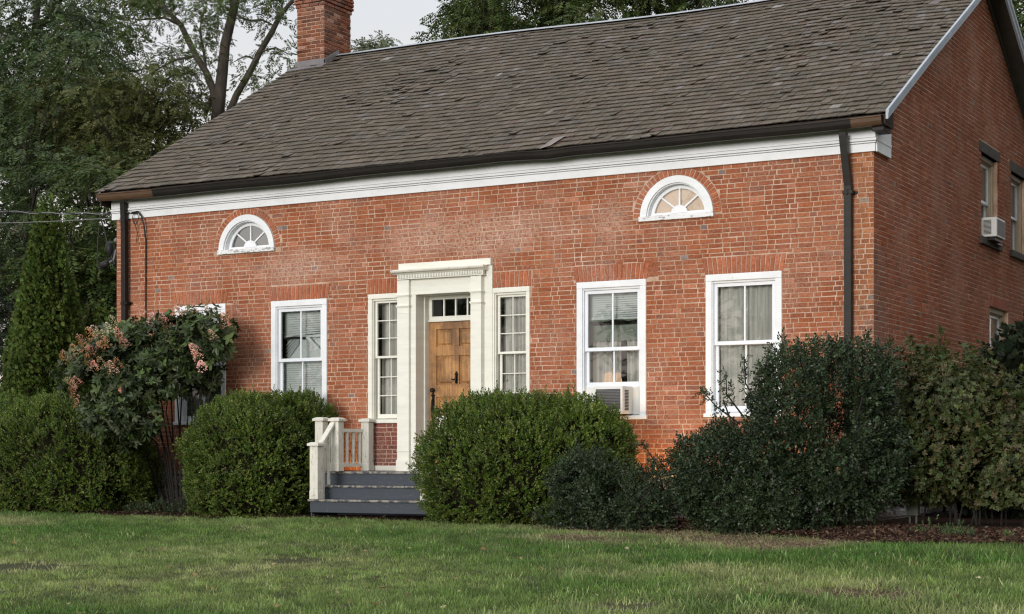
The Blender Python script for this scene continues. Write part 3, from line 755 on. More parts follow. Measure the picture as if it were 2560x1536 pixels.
# drip of the cornice return under the gutter end
cr = MB(); cr.prism([(-.235, 5.70), (-.235, 5.60), (.08, 5.60), (.08, 5.70)], .05, .20)
cr.build('cornice_return', 'gutter_metal', house, bevel=.006)
def downspout(x, zt, zb, w, zbr, bend):
    m = MB(); h = w / 2
    def ring(cx, cy, z): return [(cx - h, cy - h, z), (cx + h, cy - h, z), (cx + h, cy + h, z), (cx - h, cy + h, z)]
    path = [(x - bend, -.20, zt), (x - bend, -.195, zt - .05), (x, -.085, zt - .66), (x, -.075, zb)] if bend else [(x, -.12, zt + .02), (x, -.12, zt - .05), (x, -.10, zt - .45), (x, -.075, zb)]
    vs = [p for q in path for p in ring(*q)]
    fs = [(i * 4 + j, i * 4 + (j + 1) % 4, i * 4 + 4 + (j + 1) % 4, i * 4 + 4 + j) for i in range(len(path) - 1) for j in range(4)]
    m.add(vs, fs)
    for k in (-.3, .3):
        m.box(x + w * k - .004, x + w * k + .004, -.075 - h - .004, -.075 - h, zb, zt - .7)
    o = m.build('downspout', 'gutter_metal', house, bevel=.008)
    b = MB(); b.box(x - h - .02, x + h + .02, -.075 - h - .012, -.0, zbr, zbr + .045); b.box(x - h - .05, x + h + .05, -.02, -.008, zbr + .005, zbr + .04)
    b.box(x - .012, x + .012, -.075 - h - .03, -.075 - h - .01, zbr - .01, zbr + .055)
    b.build('bracket', 'iron', o, bevel=.004)
downspout(-.30, 5.62, .9, .092, 4.86, .03)
downspout(-12.33, 5.62, .9, .085, 4.0, .0)

# chimney
ZCB = at(790, 22, 5.04)[2]
ch = MB(); CX0, CX1, CY0, CY1 = -12.70, -12.09, 5.04, 5.90; CZ0, CZ1 = 8.5, 10.55
ch.box(CX0, CX1, CY0, CY1, CZ0, CZ1, 0)
def chim_face(T, u0, u1):
    m = MB(T); m.T = T
    z = CZ0; r = 0
    while z < CZ1:
        ex = 0 if z < ZCB else min(.045, .020 * (1 + int((z - ZCB) / .0705))) if z < ZCB + .4 else .05
        b0, b1 = z + .005, z + .0655
        u = u0 - ex - (.1 if r % 2 else 0)
        while u < u1 + ex:
            a, e = max(u, u0 - ex), min(u + .2, u1 + ex); u += .21
            if e - a < .03: continue
            q = random.random(); c = np.array(random.choice(BR)) * random.uniform(.36, .82)
            if q < .2: c = c * .6
            elif q < .28: c = np.array((.36, .2, .15))
            dd = .010 + ex + random.uniform(-.004, .006)
            block(m, [(a, b0), (e, b0), (e, b1), (a, b1)], dd, tuple(c), .006)
        z += .0705; r += 1
    return m
for T, u0, u1 in ((lambda u, d, z: (u, CY0 + d, z), CX0, CX1), (lambda u, d, z: (CX1 - d, u, z), CY0, CY1), (lambda u, d, z: (u, CY1 - d, z), CX0, CX1), (lambda u, d, z: (CX0 + d, u, z), CY0, CY1)):
    m = chim_face(T, u0, u1); off = len(ch.v); ch.v += m.v; ch.f += [tuple(i + off for i in f) for f in m.f]; ch.mi += m.mi; ch.c += m.c
chim = ch.build('chimney', ['mortar', 'brick'], house, color=True, fix=False)
fl = MB()
zf = lambda y: float(rp(-12.4, (y + .25) / 5.71)[2])
fl.box(CX0 - .03, CX1 + .045, CY0 - .035, CY0 - .012, zf(CY0 - .03) - .03, zf(CY0) + .115)
fl.quad((CX0 - .1, CY0 - .22, zf(CY0 - .22) + .036), (CX1 + .1, CY0 - .22, zf(CY0 - .22) + .036), (CX1 + .1, CY0 - .03, zf(CY0 - .03) + .04), (CX0 - .1, CY0 - .03, zf(CY0 - .03) + .04))
for y0, y1 in ((CY0 - .035, 5.22), (5.22, 5.46)):
    fl.add([(CX1 + .022, y0, zf(y0) - .02), (CX1 + .022, y1, zf(y1) - .02), (CX1 + .022, y1, zf(y1) + .12), (CX1 + .022, y0, zf(y0) + .12),
            (CX1 + .05, y0, zf(y0) - .02), (CX1 + .05, y1, zf(y1) - .02), (CX1 + .05, y1, zf(y1) + .115), (CX1 + .05, y0, zf(y0) + .115)], [(4, 5, 6, 7), (3, 2, 6, 7), (0, 3, 7, 4), (1, 5, 6, 2)])
fl.build('flashing', 'lead', chim)

# ------------------------------------------------------------------ windows
def sash(T, parent, name, x0, x1, z0, z1, d0, d1, cols, rows, st=.045, top=.045, bot=.05, mun=.02, mat='vinyl', glass='glass', pane=True):
    m = MB(T)
    m.box(x0, x0 + st, d0, d1, z0, z1); m.box(x1 - st, x1, d0, d1, z0, z1)
    m.box(x0 + st, x1 - st, d0, d1, z0, z0 + bot); m.box(x0 + st, x1 - st, d0, d1, z1 - top, z1)
    a, b, c, d = x0 + st, x1 - st, z0 + bot, z1 - top; e = (d1 - d0) * .2
    for i in range(1, cols):
        u = a + (b - a) * i / cols; m.box(u - mun / 2, u + mun / 2, d0 + e, d1 - e, c, d)
    for j in range(1, rows):
        w = c + (d - c) * j / rows
        for i in range(cols):
            p = a + (b - a) * i / cols + (mun / 2 if i else 0); q = a + (b - a) * (i + 1) / cols - (mun / 2 if i < cols - 1 else 0)
            m.box(p, q, d0 + e, d1 - e, w - mun / 2, w + mun / 2)
    o = m.build(name, mat, parent, bevel=.003)
    if pane:
        g = MB(T); mid = (d0 + d1) / 2; g.quad((a, mid, c), (b, mid, c), (b, mid, d), (a, mid, d)); g.build('pane', glass, parent, fix=False)
    return o
def casing(T, name, x0, x1, z0, z1, cs, mat, parent=house, d0=-.018, jamb=.13, lw=None, rw=None, sill=True, step=True):
    m = MB(T)
    l, r = (cs if lw is None else lw), (cs if rw is None else rw)
    if l: m.box(x0, x0 + l, d0, .05, z0, z1 - cs - .001)
    if r: m.box(x1 - r, x1, d0, .05, z0, z1 - cs - .001)
    m.box(x0, x1, d0 - .002, .05, z1 - cs, z1)
    # inner stop and jamb liner
    m.box(x0 + l - .002, x0 + l + .014, .005, jamb, z0, z1 - cs); m.box(x1 - r - .014, x1 - r + .002, .005, jamb, z0, z1 - cs)
    m.box(x0 + l + .014, x1 - r - .014, .012, jamb, z1 - cs - .03, z1 - cs + .001)
    w = m.build(name, mat, parent, bevel=.004)
    if sill:
        s = MB(T); s.prism([(-.045, z0), (-.045, z0 + .048), (.13, z0 + .068), (.13, z0)], x0 - .02, x1 + .02); s.build('sill', mat, w, bevel=.004)
    return w
def blind(T, parent, x0, x1, z0, z1, d=.2, pitch=.03, mat='blind', skew=0.0):
    m = MB(T); n = int((z1 - z0) / pitch)
    for i in range(n):
        z = z1 - i * pitch; k = skew * (i / n) ** 2
        m.add([(x0, d - .008, z - pitch * .95 - k), (x1, d - .008, z - pitch * .95 + k), (x1, d + .010, z + .001), (x0, d + .010, z + .001)], [(0, 1, 2, 3)])
    m.box(x0, x1, d - .02, d + .012, z0 - .03, z0 - .002)
    return m.build('blind', mat, parent, fix=False)
def curtain(T, parent, x0, x1, z0, z1, d=.24, amp=.025, per=.11, mat='sheer_curtain', pull=0.0):
    m = MB(T); n = int((x1 - x0) / .012) + 2; rows = 8; vs = []
    for j in range(rows + 1):
        t = j / rows
        for i in range(n + 1):
            u = i / n; x = x0 + (x1 - x0) * u
            x = x + pull * (1 - t) * (u - .0) * (x1 - x0)
            vs.append((x, d + amp * sin(2 * pi * (x0 + (x1 - x0) * u) / per + .8 * sin(9 * u)) + .006 * sin(31 * u), z0 + (z1 - z0) * t))
    m.add(vs, [(j * (n + 1) + i, j * (n + 1) + i + 1, (j + 1) * (n + 1) + i + 1, (j + 1) * (n + 1) + i) for j in range(rows) for i in range(n)])
    return m.build('curtain', mat, parent, smooth=True, fix=False)
CS = .088
def dh(key, zr, lower=(None, None), cols=2):
    x0, x1, z0, z1 = WIN[key]
    w = casing(TF, 'window', x0, x1, z0, z1, CS, 'white_paint')
    a, b, t = x0 + CS + .016, x1 - CS - .016, z1 - CS - .032
    sash(TF, w, 'upper_sash', a, b, zr - .02, t, .035, .072, cols, 1, top=.045, bot=.05, mun=.024)
    lz0 = z0 + .068 if lower[0] is None else lower[0]
    sash(TF, w, 'lower_sash', a, b, lz0, zr + .022, .078, .115, cols, 1, top=.045, bot=.075 if lower[1] is None else lower[1], mun=.024)
    return w, a, b, t
w, a, b, t = dh('w1', 3.0); blind(TF, w, a, b, 2.15, 3.75, .2, .03); curtain(TF, w, a, b, 2.1, 3.8, .26)
w, a, b, t = dh('w2', 3.015)
blind(TF, w, a + .01, b - .01, 3.40, 3.82, .185, .034, skew=.02)
blind(TF, w, a + .01, b - .01, 2.16, 3.04, .185, .034)
lo2 = MB(TF)
for k in range(5):
    z = 3.02 + .055 * k; lo2.add([(a + .02, .19, z), (a + .26 + .02 * k, .19, z + .26), (a + .26 + .02 * k, .205, z + .29), (a + .02, .205, z + .03)], [(0, 1, 2, 3)])
lo2.add([(a + .43, .15, 3.36), (a + .47, .15, 3.39), (a + .80, .15, 3.09), (a + .755, .15, 3.06)], [(0, 1, 2, 3)])
lo2.add([(a + .02, .235, 3.0), (b - .02, .235, 3.0), (b - .02, .235, 3.42), (a + .02, .235, 3.42)], [(0, 1, 2, 3)])
lo2.build('broken_slats', 'blind', w, fix=False)
dk = MB(TF); dk.tube([(a + .03, .17, 3.36), (a + .2, .17, 3.375), (a + .42, .17, 3.36)], .02, 6); dk.build('valance', 'black_rubber', w)
w, a, b, t = dh('ac', 3.012, (2.50, .065))
blind(TF, w, a + .01, b - .01, 3.46, 3.85, .17, .03, skew=.012)
dk = MB(TF); dk.tube([(a + .02, .165, 3.415), (a + .25, .165, 3.42), (a + .42, .165, 3.455), (a + .6, .165, 3.415), (b - .02, .165, 3.44)], .016, 6)
dk.box(a, b, .23, .24, 3.14, 3.36); dk.build('valance', 'valance', w)
curtain(TF, w, a + .02, a + .44, 2.45, 3.15, .27, .03, .09); curtain(TF, w, b - .30, b, 2.45, 3.15, .27, .03, .08, pull=-.0)
pl = MB(TF); pl.box(a, at(1484, 1000, -.27)[0] + .12, .07, .1, 2.118, 2.50); pl.build('filler_panel', 'plastic_white', w, bevel=.002)
pl = MB(TF); pl.box(at(1556, 1000, -.27)[0] - .02, b, .07, .1, 2.118, 2.50)
for i in range(9): pl.box(b - .14 + i * .015, b - .135 + i * .015, .062, .07, 2.13, 2.49)
pl.build('filler_panel', 'plastic_white', w, bevel=.002)
w, a, b, t = dh('rw', 3.035)
blind(TF, w, a + .02, b - .02, 3.5, 3.84, .21, .03)
tr = MB(TF); tr.box(a + .02, b - .02, .2, .215, 3.40, 3.50); tr.build('valance', 'blind', w)
curtain(TF, w, a, b, 2.12, 3.83, .165, .022, .13)
# sidelights beside the door
for key in ('sl', 'sr'):
    x0, x1, z0, z1 = SID[key]
    w = casing(TF, 'sidelight_window', x0, x1, z0, z1, .07, 'cream_paint', lw=.07 if key == 'sl' else .028, rw=.0 if key == 'sl' else .055)
    a, b = x0 + (.09 if key == 'sl' else .05), x1 - (.0 if key == 'sl' else .06)
    zr = 3.015; t = z1 - .095
    sash(TF, w, 'upper_sash', a, b, zr - .016, t, .045, .08, 2, 3, .036, .036, .034, .014, 'cream_paint', 'old_glass')
    sash(TF, w, 'lower_sash', a + .012, b, z0 + .07, zr + .018, .085, .12, 2, 3, .036, .034, .065, .014, 'cream_paint', 'old_glass')
    curtain(TF, w, a + (.12 if key == 'sl' else .06), b, 2.1, 3.86, .165, .016, .07); curtain(TF, w, a, a + .12, 2.1, 3.86, .24, .014, .06); 
    if key == 'sr':
        d_ = MB(TF); d_.lathe([(.0, 2.28), (.03, 2.31), (.042, 2.37), (.03, 2.43), (.008, 2.47)], a + .08, .17, 10)
        d_.tube([(a + .08, .17, 2.46), (a + .06, .17, 2.56), (a + .09, .16, 2.64)], .006, 5); d_.build('ornament', 'bronze', w, smooth=True)
# lunettes
def lunette(cx, cz, cr, cloth):
    def arc(m, r0, r1, d0, d1, n=36):
        for i in range(n):
            t0, t1 = pi * i / n, pi * (i + 1) / n
            P = lambda t, r, d: (cx + r * cos(t), d, cz + r * sin(t))
            m.add([P(t0, r0, d0), P(t0, r1, d0), P(t0, r1, d1), P(t0, r0, d1), P(t1, r0, d0), P(t1, r1, d0), P(t1, r1, d1), P(t1, r0, d1)], [(0, 1, 5, 4), (1, 2, 6, 5), (2, 3, 7, 6), (3, 0, 4, 7)])
    m = MB(TF); arc(m, cr - .095, cr - .002, -.03, .06); arc(m, cr - .11, cr - .093, .0, .16)
    w = m.build('lunette_window', 'white_paint', house)
    s = MB(TF); s.box(cx - cr - .012, cx + cr + .012, -.05, .16, cz - .055, cz + .012); s.build('sill', 'peeling_paint', w, bevel=.006)
    s = MB(TF); R1 = cr - .112; arc(s, R1 - .05, R1, .085, .125)
    s.box(cx - R1 + .0, cx + R1, .084, .126, cz + .012, cz + .062)
    for k in range(1, 4):
        t = pi * k / 4; p0 = (cx + .1 * cos(t), cz + .05 + .1 * sin(t)); p1 = (cx + (R1 - .03) * cos(t), cz + (R1 - .03) * sin(t)); nx_, nz_ = -sin(t) * .011, cos(t) * .011
        s.add([(p0[0] - nx_, .09, p0[1] - nz_), (p0[0] + nx_, .09, p0[1] + nz_), (p1[0] + nx_, .09, p1[1] + nz_), (p1[0] - nx_, .09, p1[1] - nz_), (p0[0] - nx_, .12, p0[1] - nz_), (p0[0] + nx_, .12, p0[1] + nz_), (p1[0] + nx_, .12, p1[1] + nz_), (p1[0] - nx_, .12, p1[1] - nz_)],
              [(0, 1, 2, 3), (4, 7, 6, 5), (0, 4, 5, 1), (1, 5, 6, 2), (2, 6, 7, 3), (3, 7, 4, 0)])
    hub = [(cx + .12 * cos(pi * i / 12), cz + .045 + .105 * sin(pi * i / 12)) for i in range(13)]
    s.add([(x, .075, z) for x, z in hub] + [(x, .12, z) for x, z in hub], [tuple(range(13))] + [(i, 13 + i, 14 + i, i + 1) for i in range(12)])
    s.build('sash', 'white_paint', w)
    g = MB(TF); pts = [(cx + (R1 - .01) * cos(pi * i / 20), cz + .02 + (R1 - .03) * sin(pi * i / 20)) for i in range(21)]
    g.add([(x, .105, z) for x, z in pts], [tuple(range(21))]); g.build('pane', 'glass' if cloth else 'mirror_glass', w, fix=False)
    if cloth:
        c = MB(TF); c.quad((cx - cr, .135, cz), (cx + cr, .135, cz), (cx + cr, .135, cz + cr), (cx - cr, .135, cz + cr)); c.build('curtain', 'peach_cloth', w, fix=False)
    rv = MB(TF); rv.box(cx - cr - .02, cx + cr + .02, .45, .46, cz - .1, cz + cr + .1); rv.build('backing', 'room', w)
m_glass('mirror_glass', .30)
lunette(*LUN[0], False); lunette(*LUN[1], True)
# gable windows
for i, (y0, y1, z0, z1) in enumerate(GW):
    m = MB(TG); cs = .075
    m.box(y0, y0 + cs, .06, .20, z0, z1 - cs); m.box(y1 - cs, y1, .06, .20, z0, z1 - cs); m.box(y0, y1, .058, .20, z1 - cs, z1)
    m.box(y0 + cs, y0 + cs + .02, .09, .2, z0, z1 - cs); m.box(y1 - cs - .02, y1 - cs, .09, .2, z0, z1 - cs); m.box(y0 + cs, y1 - cs, .09, .2, z1 - cs - .02, z1 - cs)
    w = m.build('window', 'tan_paint', house, bevel=.004)
    zr = z0 + (z1 - z0) * .47; a, b = y0 + cs + .02, y1 - cs - .02
    sash(TG, w, 'upper_sash', a, b, zr - .02, z1 - cs - .02, .12, .155, 1, 1, .045, .045, .045)
    sash(TG, w, 'lower_sash', a, b, z0 + .01, zr + .02, .16, .195, 1, 1, .045, .04, .06)
    blind(TG, w, a, b, zr + .1, z1 - .1, .26)
    bk = MB(TG); bk.box(y0 - .1, y1 + .1, .5, .52, z0 - .1, z1 + .1); bk.build('backing', 'room', w)
    if i < 2:
        l = MB(TG); q = LINT[i]; l.box(q[0], q[1], -.012, .12, q[2], q[3]); l.build('lintel', 'brownstone', w, bevel=.01)
        l = MB(TG); q = GSIL[i]; l.box(q[0], q[1], -.055, .16, q[2], q[3]); l.build('sill', 'brownstone', w, bevel=.01)

# ------------------------------------------------------------------ door and its surround
D0, D1 = -6.80, -5.855
ds = MB(TF)
ds.box(-7.088, -5.539, -.03, .04, 1.36, 1.361)          # foot line
ds.box(-7.09, D0 - .10, -.025, .05, 1.335, 4.27); ds.box(D1 + .10, -5.537, -.025, .05, 1.335, 4.27)
ds.box(-7.16, -5.55, -.028, .05, 4.215, 4.2655)
ds.box(D0 - .10, D1 + .10, -.06, .05, 3.90, 4.14)
ds.box(-7.09, -5.537, -.075, .05, 4.266, 4.36)
door_s = ds.build('door_surround', 'cream_paint', house, bevel=.004)
for x0, x1 in ((-7.088, -6.885), (D1 + .012, -5.668)):
    p = MB(TF); p.box(x0, x1, -.115, -.0255, 1.50, 4.115); p.box(x0 - .012, x1 + .012, -.13, -.0256, 1.335, 1.50); p.box(x0 - .006, x1 + .006, -.122, -.0256, 1.62, 1.635)
    for z in (3.73, 3.885): p.box(x0 - .012, x1 + .014, -.135, -.0257, z, z + .02); p.box(x0 - .005, x1 + .006, -.126, -.0257, z - .014, z - .0005)
    p.box(x0 + .02, x1 - .02, -.120, -.1155, 3.63, 3.636)
    p.build('pilaster', 'cream_paint', door_s, bevel=.004)
c = MB(TF)
c.prism([(-.03, 4.2145), (-.03, 4.19), (-.10, 4.195), (-.125, 4.212), (-.165, 4.225), (-.175, 4.245), (-.175, 4.262), (-.03, 4.2645)], -7.17, -5.60)
c.box(-7.075, -5.63, -.135, -.0262, 4.12, 4.135)
c.build('cornice', 'peeling_cream', door_s, bevel=.003) if 'peeling_cream' in MATS else None
m_paint('peeling_cream', (.74, .72, .64), (.36, .30, .22), .58, .63, (1, 2, 4))
if not any(o.name.startswith('cornice.') or o.name == 'cornice' for o in bpy.data.objects): c.build('cornice', 'peeling_cream', door_s, bevel=.003)
dn = MB(TF); n = 52
for i in range(n):
    x = -7.07 + (1.42) * i / n; dn.box(x, x + .0165, -.142, -.118, 4.137, 4.188)
dn.box(-7.078, -5.635, -.118, -.061, 4.136, 4.189); dn.build('dentil_band', 'cream_paint', door_s)
c = MB(TF)
for x0, x1 in ((D0 - .105, D0 + .0), (D1 - .0, D1 + .105)):
    pass
c.box(D0 - .085, D0, -.06, .34, 1.345, 3.905); c.box(D1, D1 + .085, -.059, .34, 1.345, 3.905); c.box(D0, D1, -.058, .34, 3.902, 3.93)
c.box(D0, D0 + .022, .16, .30, 1.345, 3.90); c.box(D1 - .022, D1, .16, .30, 1.345, 3.90)
c.build('door_jamb', 'cream_paint', door_s, bevel=.003)
c = MB(TF); c.box(-7.55, -4.98, -.04, .02, 1.34, 1.415); c.box(D0 - .1, D1 + .1, -.06, .34, 1.32, 1.344); c.build('threshold', 'cream_paint', door_s, bevel=.004)
tw = MB(TF); x0, x1 = D0 + .022, D1 - .022
tw.box(x0, x1, .265, .32, 3.525, 3.60); tw.box(x0, x0 + .05, .265, .32, 3.60, 3.902); tw.box(x1 - .05, x1, .265, .32, 3.60, 3.902); tw.box(x0 + .05, x1 - .05, .265, .32, 3.845, 3.902)
tw.box(x0, x1, .245, .265, 3.52, 3.545)
a, b = x0 + .05, x1 - .05
for i in range(1, 4): tw.box(a + (b - a) * i / 4 - .012, a + (b - a) * i / 4 + .012, .275, .31, 3.60, 3.845)
t_ = tw.build('transom_window', 'cream_paint', door_s, bevel=.003)
g = MB(TF); g.quad((a, .295, 3.6), (b, .295, 3.6), (b, .295, 3.845), (a, .295, 3.845)); g.build('pane', 'old_glass', t_, fix=False)
dr = MB(TF); zb, zt = 1.37, 3.52
st = .115; rails = [(zb, zb + .24), (2.42, 2.60), (3.02, 3.16), (zt - .11, zt)]
mid = (x0 + x1) / 2
for u0, u1 in ((x0, x0 + st), (x1 - st, x1)): dr.box(u0, u1, .285, .33, zb, zt)
for z0, z1 in rails: dr.box(x0 + st, x1 - st, .2855, .33, z0, z1)
for (_, z0), (z1, _) in zip(rails, rails[1:]):
    dr.box(mid - .055, mid + .055, .286, .33, z0, z1)
    for u0, u1 in ((x0 + st, mid - .055), (mid + .055, x1 - st)):
        dr.box(u0, u1, .312, .33, z0, z1); i_ = .045
        dr.add([(u0 + .02, .312, z0 + .02), (u1 - .02, .312, z0 + .02), (u1 - .02, .312, z1 - .02), (u0 + .02, .312, z1 - .02), (u0 + i_, .296, z0 + i_), (u1 - i_, .296, z0 + i_), (u1 - i_, .296, z1 - i_), (u0 + i_, .296, z1 - i_)],
               [(4, 5, 6, 7), (0, 1, 5, 4), (1, 2, 6, 5), (2, 3, 7, 6), (3, 0, 4, 7)])
door = dr.build('door', 'door_wood', house, bevel=.004)
h = MB(); kx, kz = x0 + .065, 2.52
h.lathe([(.0, 0), (.022, .0), (.034, .02), (.036, .04), (.026, .058), (.0, .064)], 0, 0, 14)
h.v = [(kx + v[0], .285 - v[2], kz + v[1]) for v in h.v]
h.build('door_knob', 'iron', door, smooth=True)
h = MB(); h.box(kx - .022, kx + .022, .278, .285, 2.02, 2.42)
h.tube([(kx, .27, 2.40), (kx, .235, 2.36), (kx, .225, 2.26), (kx, .235, 2.14), (kx, .27, 2.08)], .011, 8)
h.lathe([(.0, 2.41), (.018, 2.42), (.03, 2.445), (.018, 2.47), (0, 2.485)], kx, .275, 10); h.lathe([(.0, 1.98), (.015, 1.99), (.026, 2.015), (.015, 2.04), (0, 2.05)], kx, .275, 10)
h.build('pull_handle', 'iron', door)
h = MB(); hx, hz = mid + .015, 2.67
h.box(hx - .016, hx + .016, .272, .286, hz - .06, hz + .06); h.tube([(hx, .27, hz + .05), (hx, .25, hz + .03), (hx, .245, hz - .02), (hx, .262, hz - .05)], .012, 8)
h.lathe([(.0, hz + .055), (.022, hz + .06), (.026, hz + .08), (.012, hz + .1), (.016, hz + .112), (0, hz + .12)], hx, .272, 10)
h.tube([(hx - .075, .265, hz), (hx + .02, .26, hz + .004)], .009, 8); h.build('knocker', 'iron', door)

# ------------------------------------------------------------------ porch steps
porch = thing('porch_steps', 'grey painted wooden steps with a white railing climbing to the front door', 'porch steps', loc=(-6.5, -1.0, .7))
def pb(m): m.v = [(v[0] + 6.5, v[1] + 1.0, v[2] - .7) for v in m.v]; return m
PX0, PX1, SX0, SX1 = -7.80, -5.05, -7.43, -5.48
m = MB(); m.box(PX0, PX1, -1.23, -.065, 1.305, 1.336); pb(m).build('deck', 'tread_paint', porch, bevel=.006)
m = MB(); m.box(PX0 + .02, PX1 - .02, -1.17, -1.15, .72, 1.304); m.box(PX0 + .02, PX0 + .04, -1.15, -.07, .72, 1.304); m.box(PX1 - .04, PX1 - .02, -1.15, -.07, .72, 1.304); pb(m).build('skirting', 'step_paint', porch, bevel=.003)
for k, (yf, zt) in enumerate(((-1.52, 1.145), (-1.81, .955))):
    m = MB(); m.box(SX0 - .03, SX1 + .03, yf, yf + .30, zt - .032, zt); pb(m).build('tread', 'tread_paint', porch, bevel=.010)
for yf, z0, z1 in ((-1.201, 1.146, 1.304), (-1.495, .956, 1.112), (-1.785, .775, .922)):
    m = MB(); m.box(SX0, SX1, yf, yf + .022, z0, z1); pb(m).build('riser', 'step_paint', porch, bevel=.003)
for x in (SX0 - .001, SX1 - .021):
    m = MB(); m.prism([(-1.762, .72), (-1.762, .922), (-1.47, .922), (-1.47, 1.112), (-1.172, 1.112), (-1.172, .72)], x, x + .022); pb(m).build('stringer', 'step_paint', porch)
def newel(x, y, z0, z1, w=.135):
    m = MB(); m.box(x, x + w, y - w, y, z0, z1 - .05); m.box(x - .004, x + w + .004, y - w - .004, y + .004, z0, z0 + .12)
    o = pb(m).build('newel_post', 'railing_paint', porch, bevel=.008)
    c = MB(); c.box(x - .028, x + w + .028, y - w - .028, y + .028, z1 - .05, z1 - .012)
    a, b, q, r, t = x - .02, x + w + .02, y - w - .02, y + .02, .03
    c.add([(a, q, z1 - .0118), (b, q, z1 - .0118), (b, r, z1 - .0118), (a, r, z1 - .0118), (a + t, q + t, z1 + .004), (b - t, q + t, z1 + .004), (b - t, r - t, z1 + .004), (a + t, r - t, z1 + .004)], [(4, 5, 6, 7), (0, 1, 5, 4), (1, 2, 6, 5), (2, 3, 7, 6), (3, 0, 4, 7)])
    pb(c).build('post_cap', 'railing_paint', o, bevel=.006)
newel(-7.405, -1.20, 1.337, 2.09); newel(-7.755, -1.09, 1.337, 2.10); newel(-7.66, -.075, 1.337, 2.105); newel(-7.43, -1.66, .956, 1.74)
newel(-5.62, -1.20, 1.337, 2.09); newel(-5.62, -1.66, .956, 1.74); newel(-5.22, -1.09, 1.337, 2.10); newel(-5.30, -.075, 1.337, 2.105)
for x in (-7.70, -5.22):
    dx = .05 if x < -6 else -.05
    for z0, z1, w in ((1.90, 1.95, .05), (1.40, 1.45, .04)):
        m = MB(); m.add([(x - w / 2, -1.09, z0), (x + w / 2, -1.09, z0), (x + w / 2 + dx, -.21, z0), (x - w / 2 + dx, -.21, z0), (x - w / 2, -1.09, z1), (x + w / 2, -1.09, z1), (x + w / 2 + dx, -.21, z1), (x - w / 2 + dx, -.21, z1)],
                        [(0, 3, 2, 1), (4, 5, 6, 7), (0, 1, 5, 4), (1, 2, 6, 5), (2, 3, 7, 6), (3, 0, 4, 7)]); pb(m).build('rail', 'railing_paint', porch, bevel=.005)
    for i in range(6):
        y = -1.0 + .15 * i; xx = x + dx * (y + 1.09) / .88
        m = MB(); m.box(xx - .017, xx + .017, y - .017, y + .017, 1.4505, 1.8995); pb(m).build('baluster', 'railing_paint', porch, bevel=.003)
for x in (-7.36, -5.55):
    m = MB()
    for z in (0, -.58):
        w, h_ = (.04, .055) if z == 0 else (.03, .04); zA, zB = 1.66 + z, 1.99 + z * .95
        if z: continue
        m.add([(x - w, -1.66, zA), (x + w, -1.66, zA), (x + w, -1.335, zB), (x - w, -1.335, zB), (x - w, -1.66, zA + h_), (x + w, -1.66, zA + h_), (x + w, -1.335, zB + h_), (x - w, -1.335, zB + h_)],
              [(0, 3, 2, 1), (4, 5, 6, 7), (0, 1, 5, 4), (1, 2, 6, 5), (2, 3, 7, 6), (3, 0, 4, 7)])
    pb(m).build('handrail', 'railing_paint', porch, bevel=.006)
    for y, z0, z1 in ((-1.575, .956, 1.735), (-1.44, 1.146, 1.87)):
        m = MB(); m.box(x - .017, x + .017, y - .017, y + .017, z0, z1); pb(m).build('baluster', 'railing_paint', porch, bevel=.003)

# ------------------------------------------------------------------ air conditioners
ax0, ax1 = at(1484, 1000, -.27)[0], at(1556, 1000, -.27)[0]
ac = thing('air_conditioner', 'white box air conditioner with dark grille in the lower sash of a front window', 'air conditioner', loc=(ax0, -.27, 2.12))
m = MB(); m.box(0, ax1 - ax0, .0, .40, 0, .375); m.build('body', 'plastic_white', ac, bevel=.012)
m = MB(); W_ = ax1 - ax0
m.box(.035, W_ - .03, -.004, -.001, .06, .335)
m.build('grille_back', 'dark_fins', ac)
m = MB()
for i in range(13): m.box(.035, W_ - .03, -.012, -.0045, .066 + i * .0207, .074 + i * .0207)
m.build('grille', 'grille_grey', ac)
m = MB()
for i in range(14): m.box(W_ + .0005, W_ + .003, .07, .19, .05 + i * .02, .062 + i * .02)
m.build('side_louvre', 'iron', ac)
ag = thing('air_conditioner', 'small white air conditioner jutting from the upper side gable window', 'air conditioner', loc=(0, 5.55, 4.94))
m = MB(); m.box(-.3, .20, 0, .56, 0, .30); m.build('body', 'plastic_white', ag, bevel=.01)
m = MB(); m.box(.2005, .205, .05, .52, .03, .27); m.build('coil', 'dark_fins', ag)
m = MB()
for i in range(12): m.box(.0, .12, -.004, -.0005, .04 + i * .019, .05 + i * .019)
m.build('side_louvre', 'iron', ag)
m = MB(); m.box(-.02, .16, .05, .50, -.05, -.003); m.box(.05, .12, .40, .75, -.08, -.045); m.build('bracket', 'iron', ag, bevel=.004)
lp = thing('table_lamp', 'warm glowing lamp standing inside the window with the air conditioner', 'lamp', loc=(-3.92, .55, 2.0))
m = MB(); m.lathe([(.16, .42), (.16, .43), (.11, .72), (.10, .72)], 0, 0, 18); m.build('lamp_shade', 'lamp_glow', lp, smooth=True)
m = MB(); m.lathe([(.09, 0), (.09, .02), (.03, .05), (.06, .18), (.03, .3), (.012, .34), (.012, .44)], 0, 0, 14); m.build('lamp_base', 'bronze', lp, smooth=True)

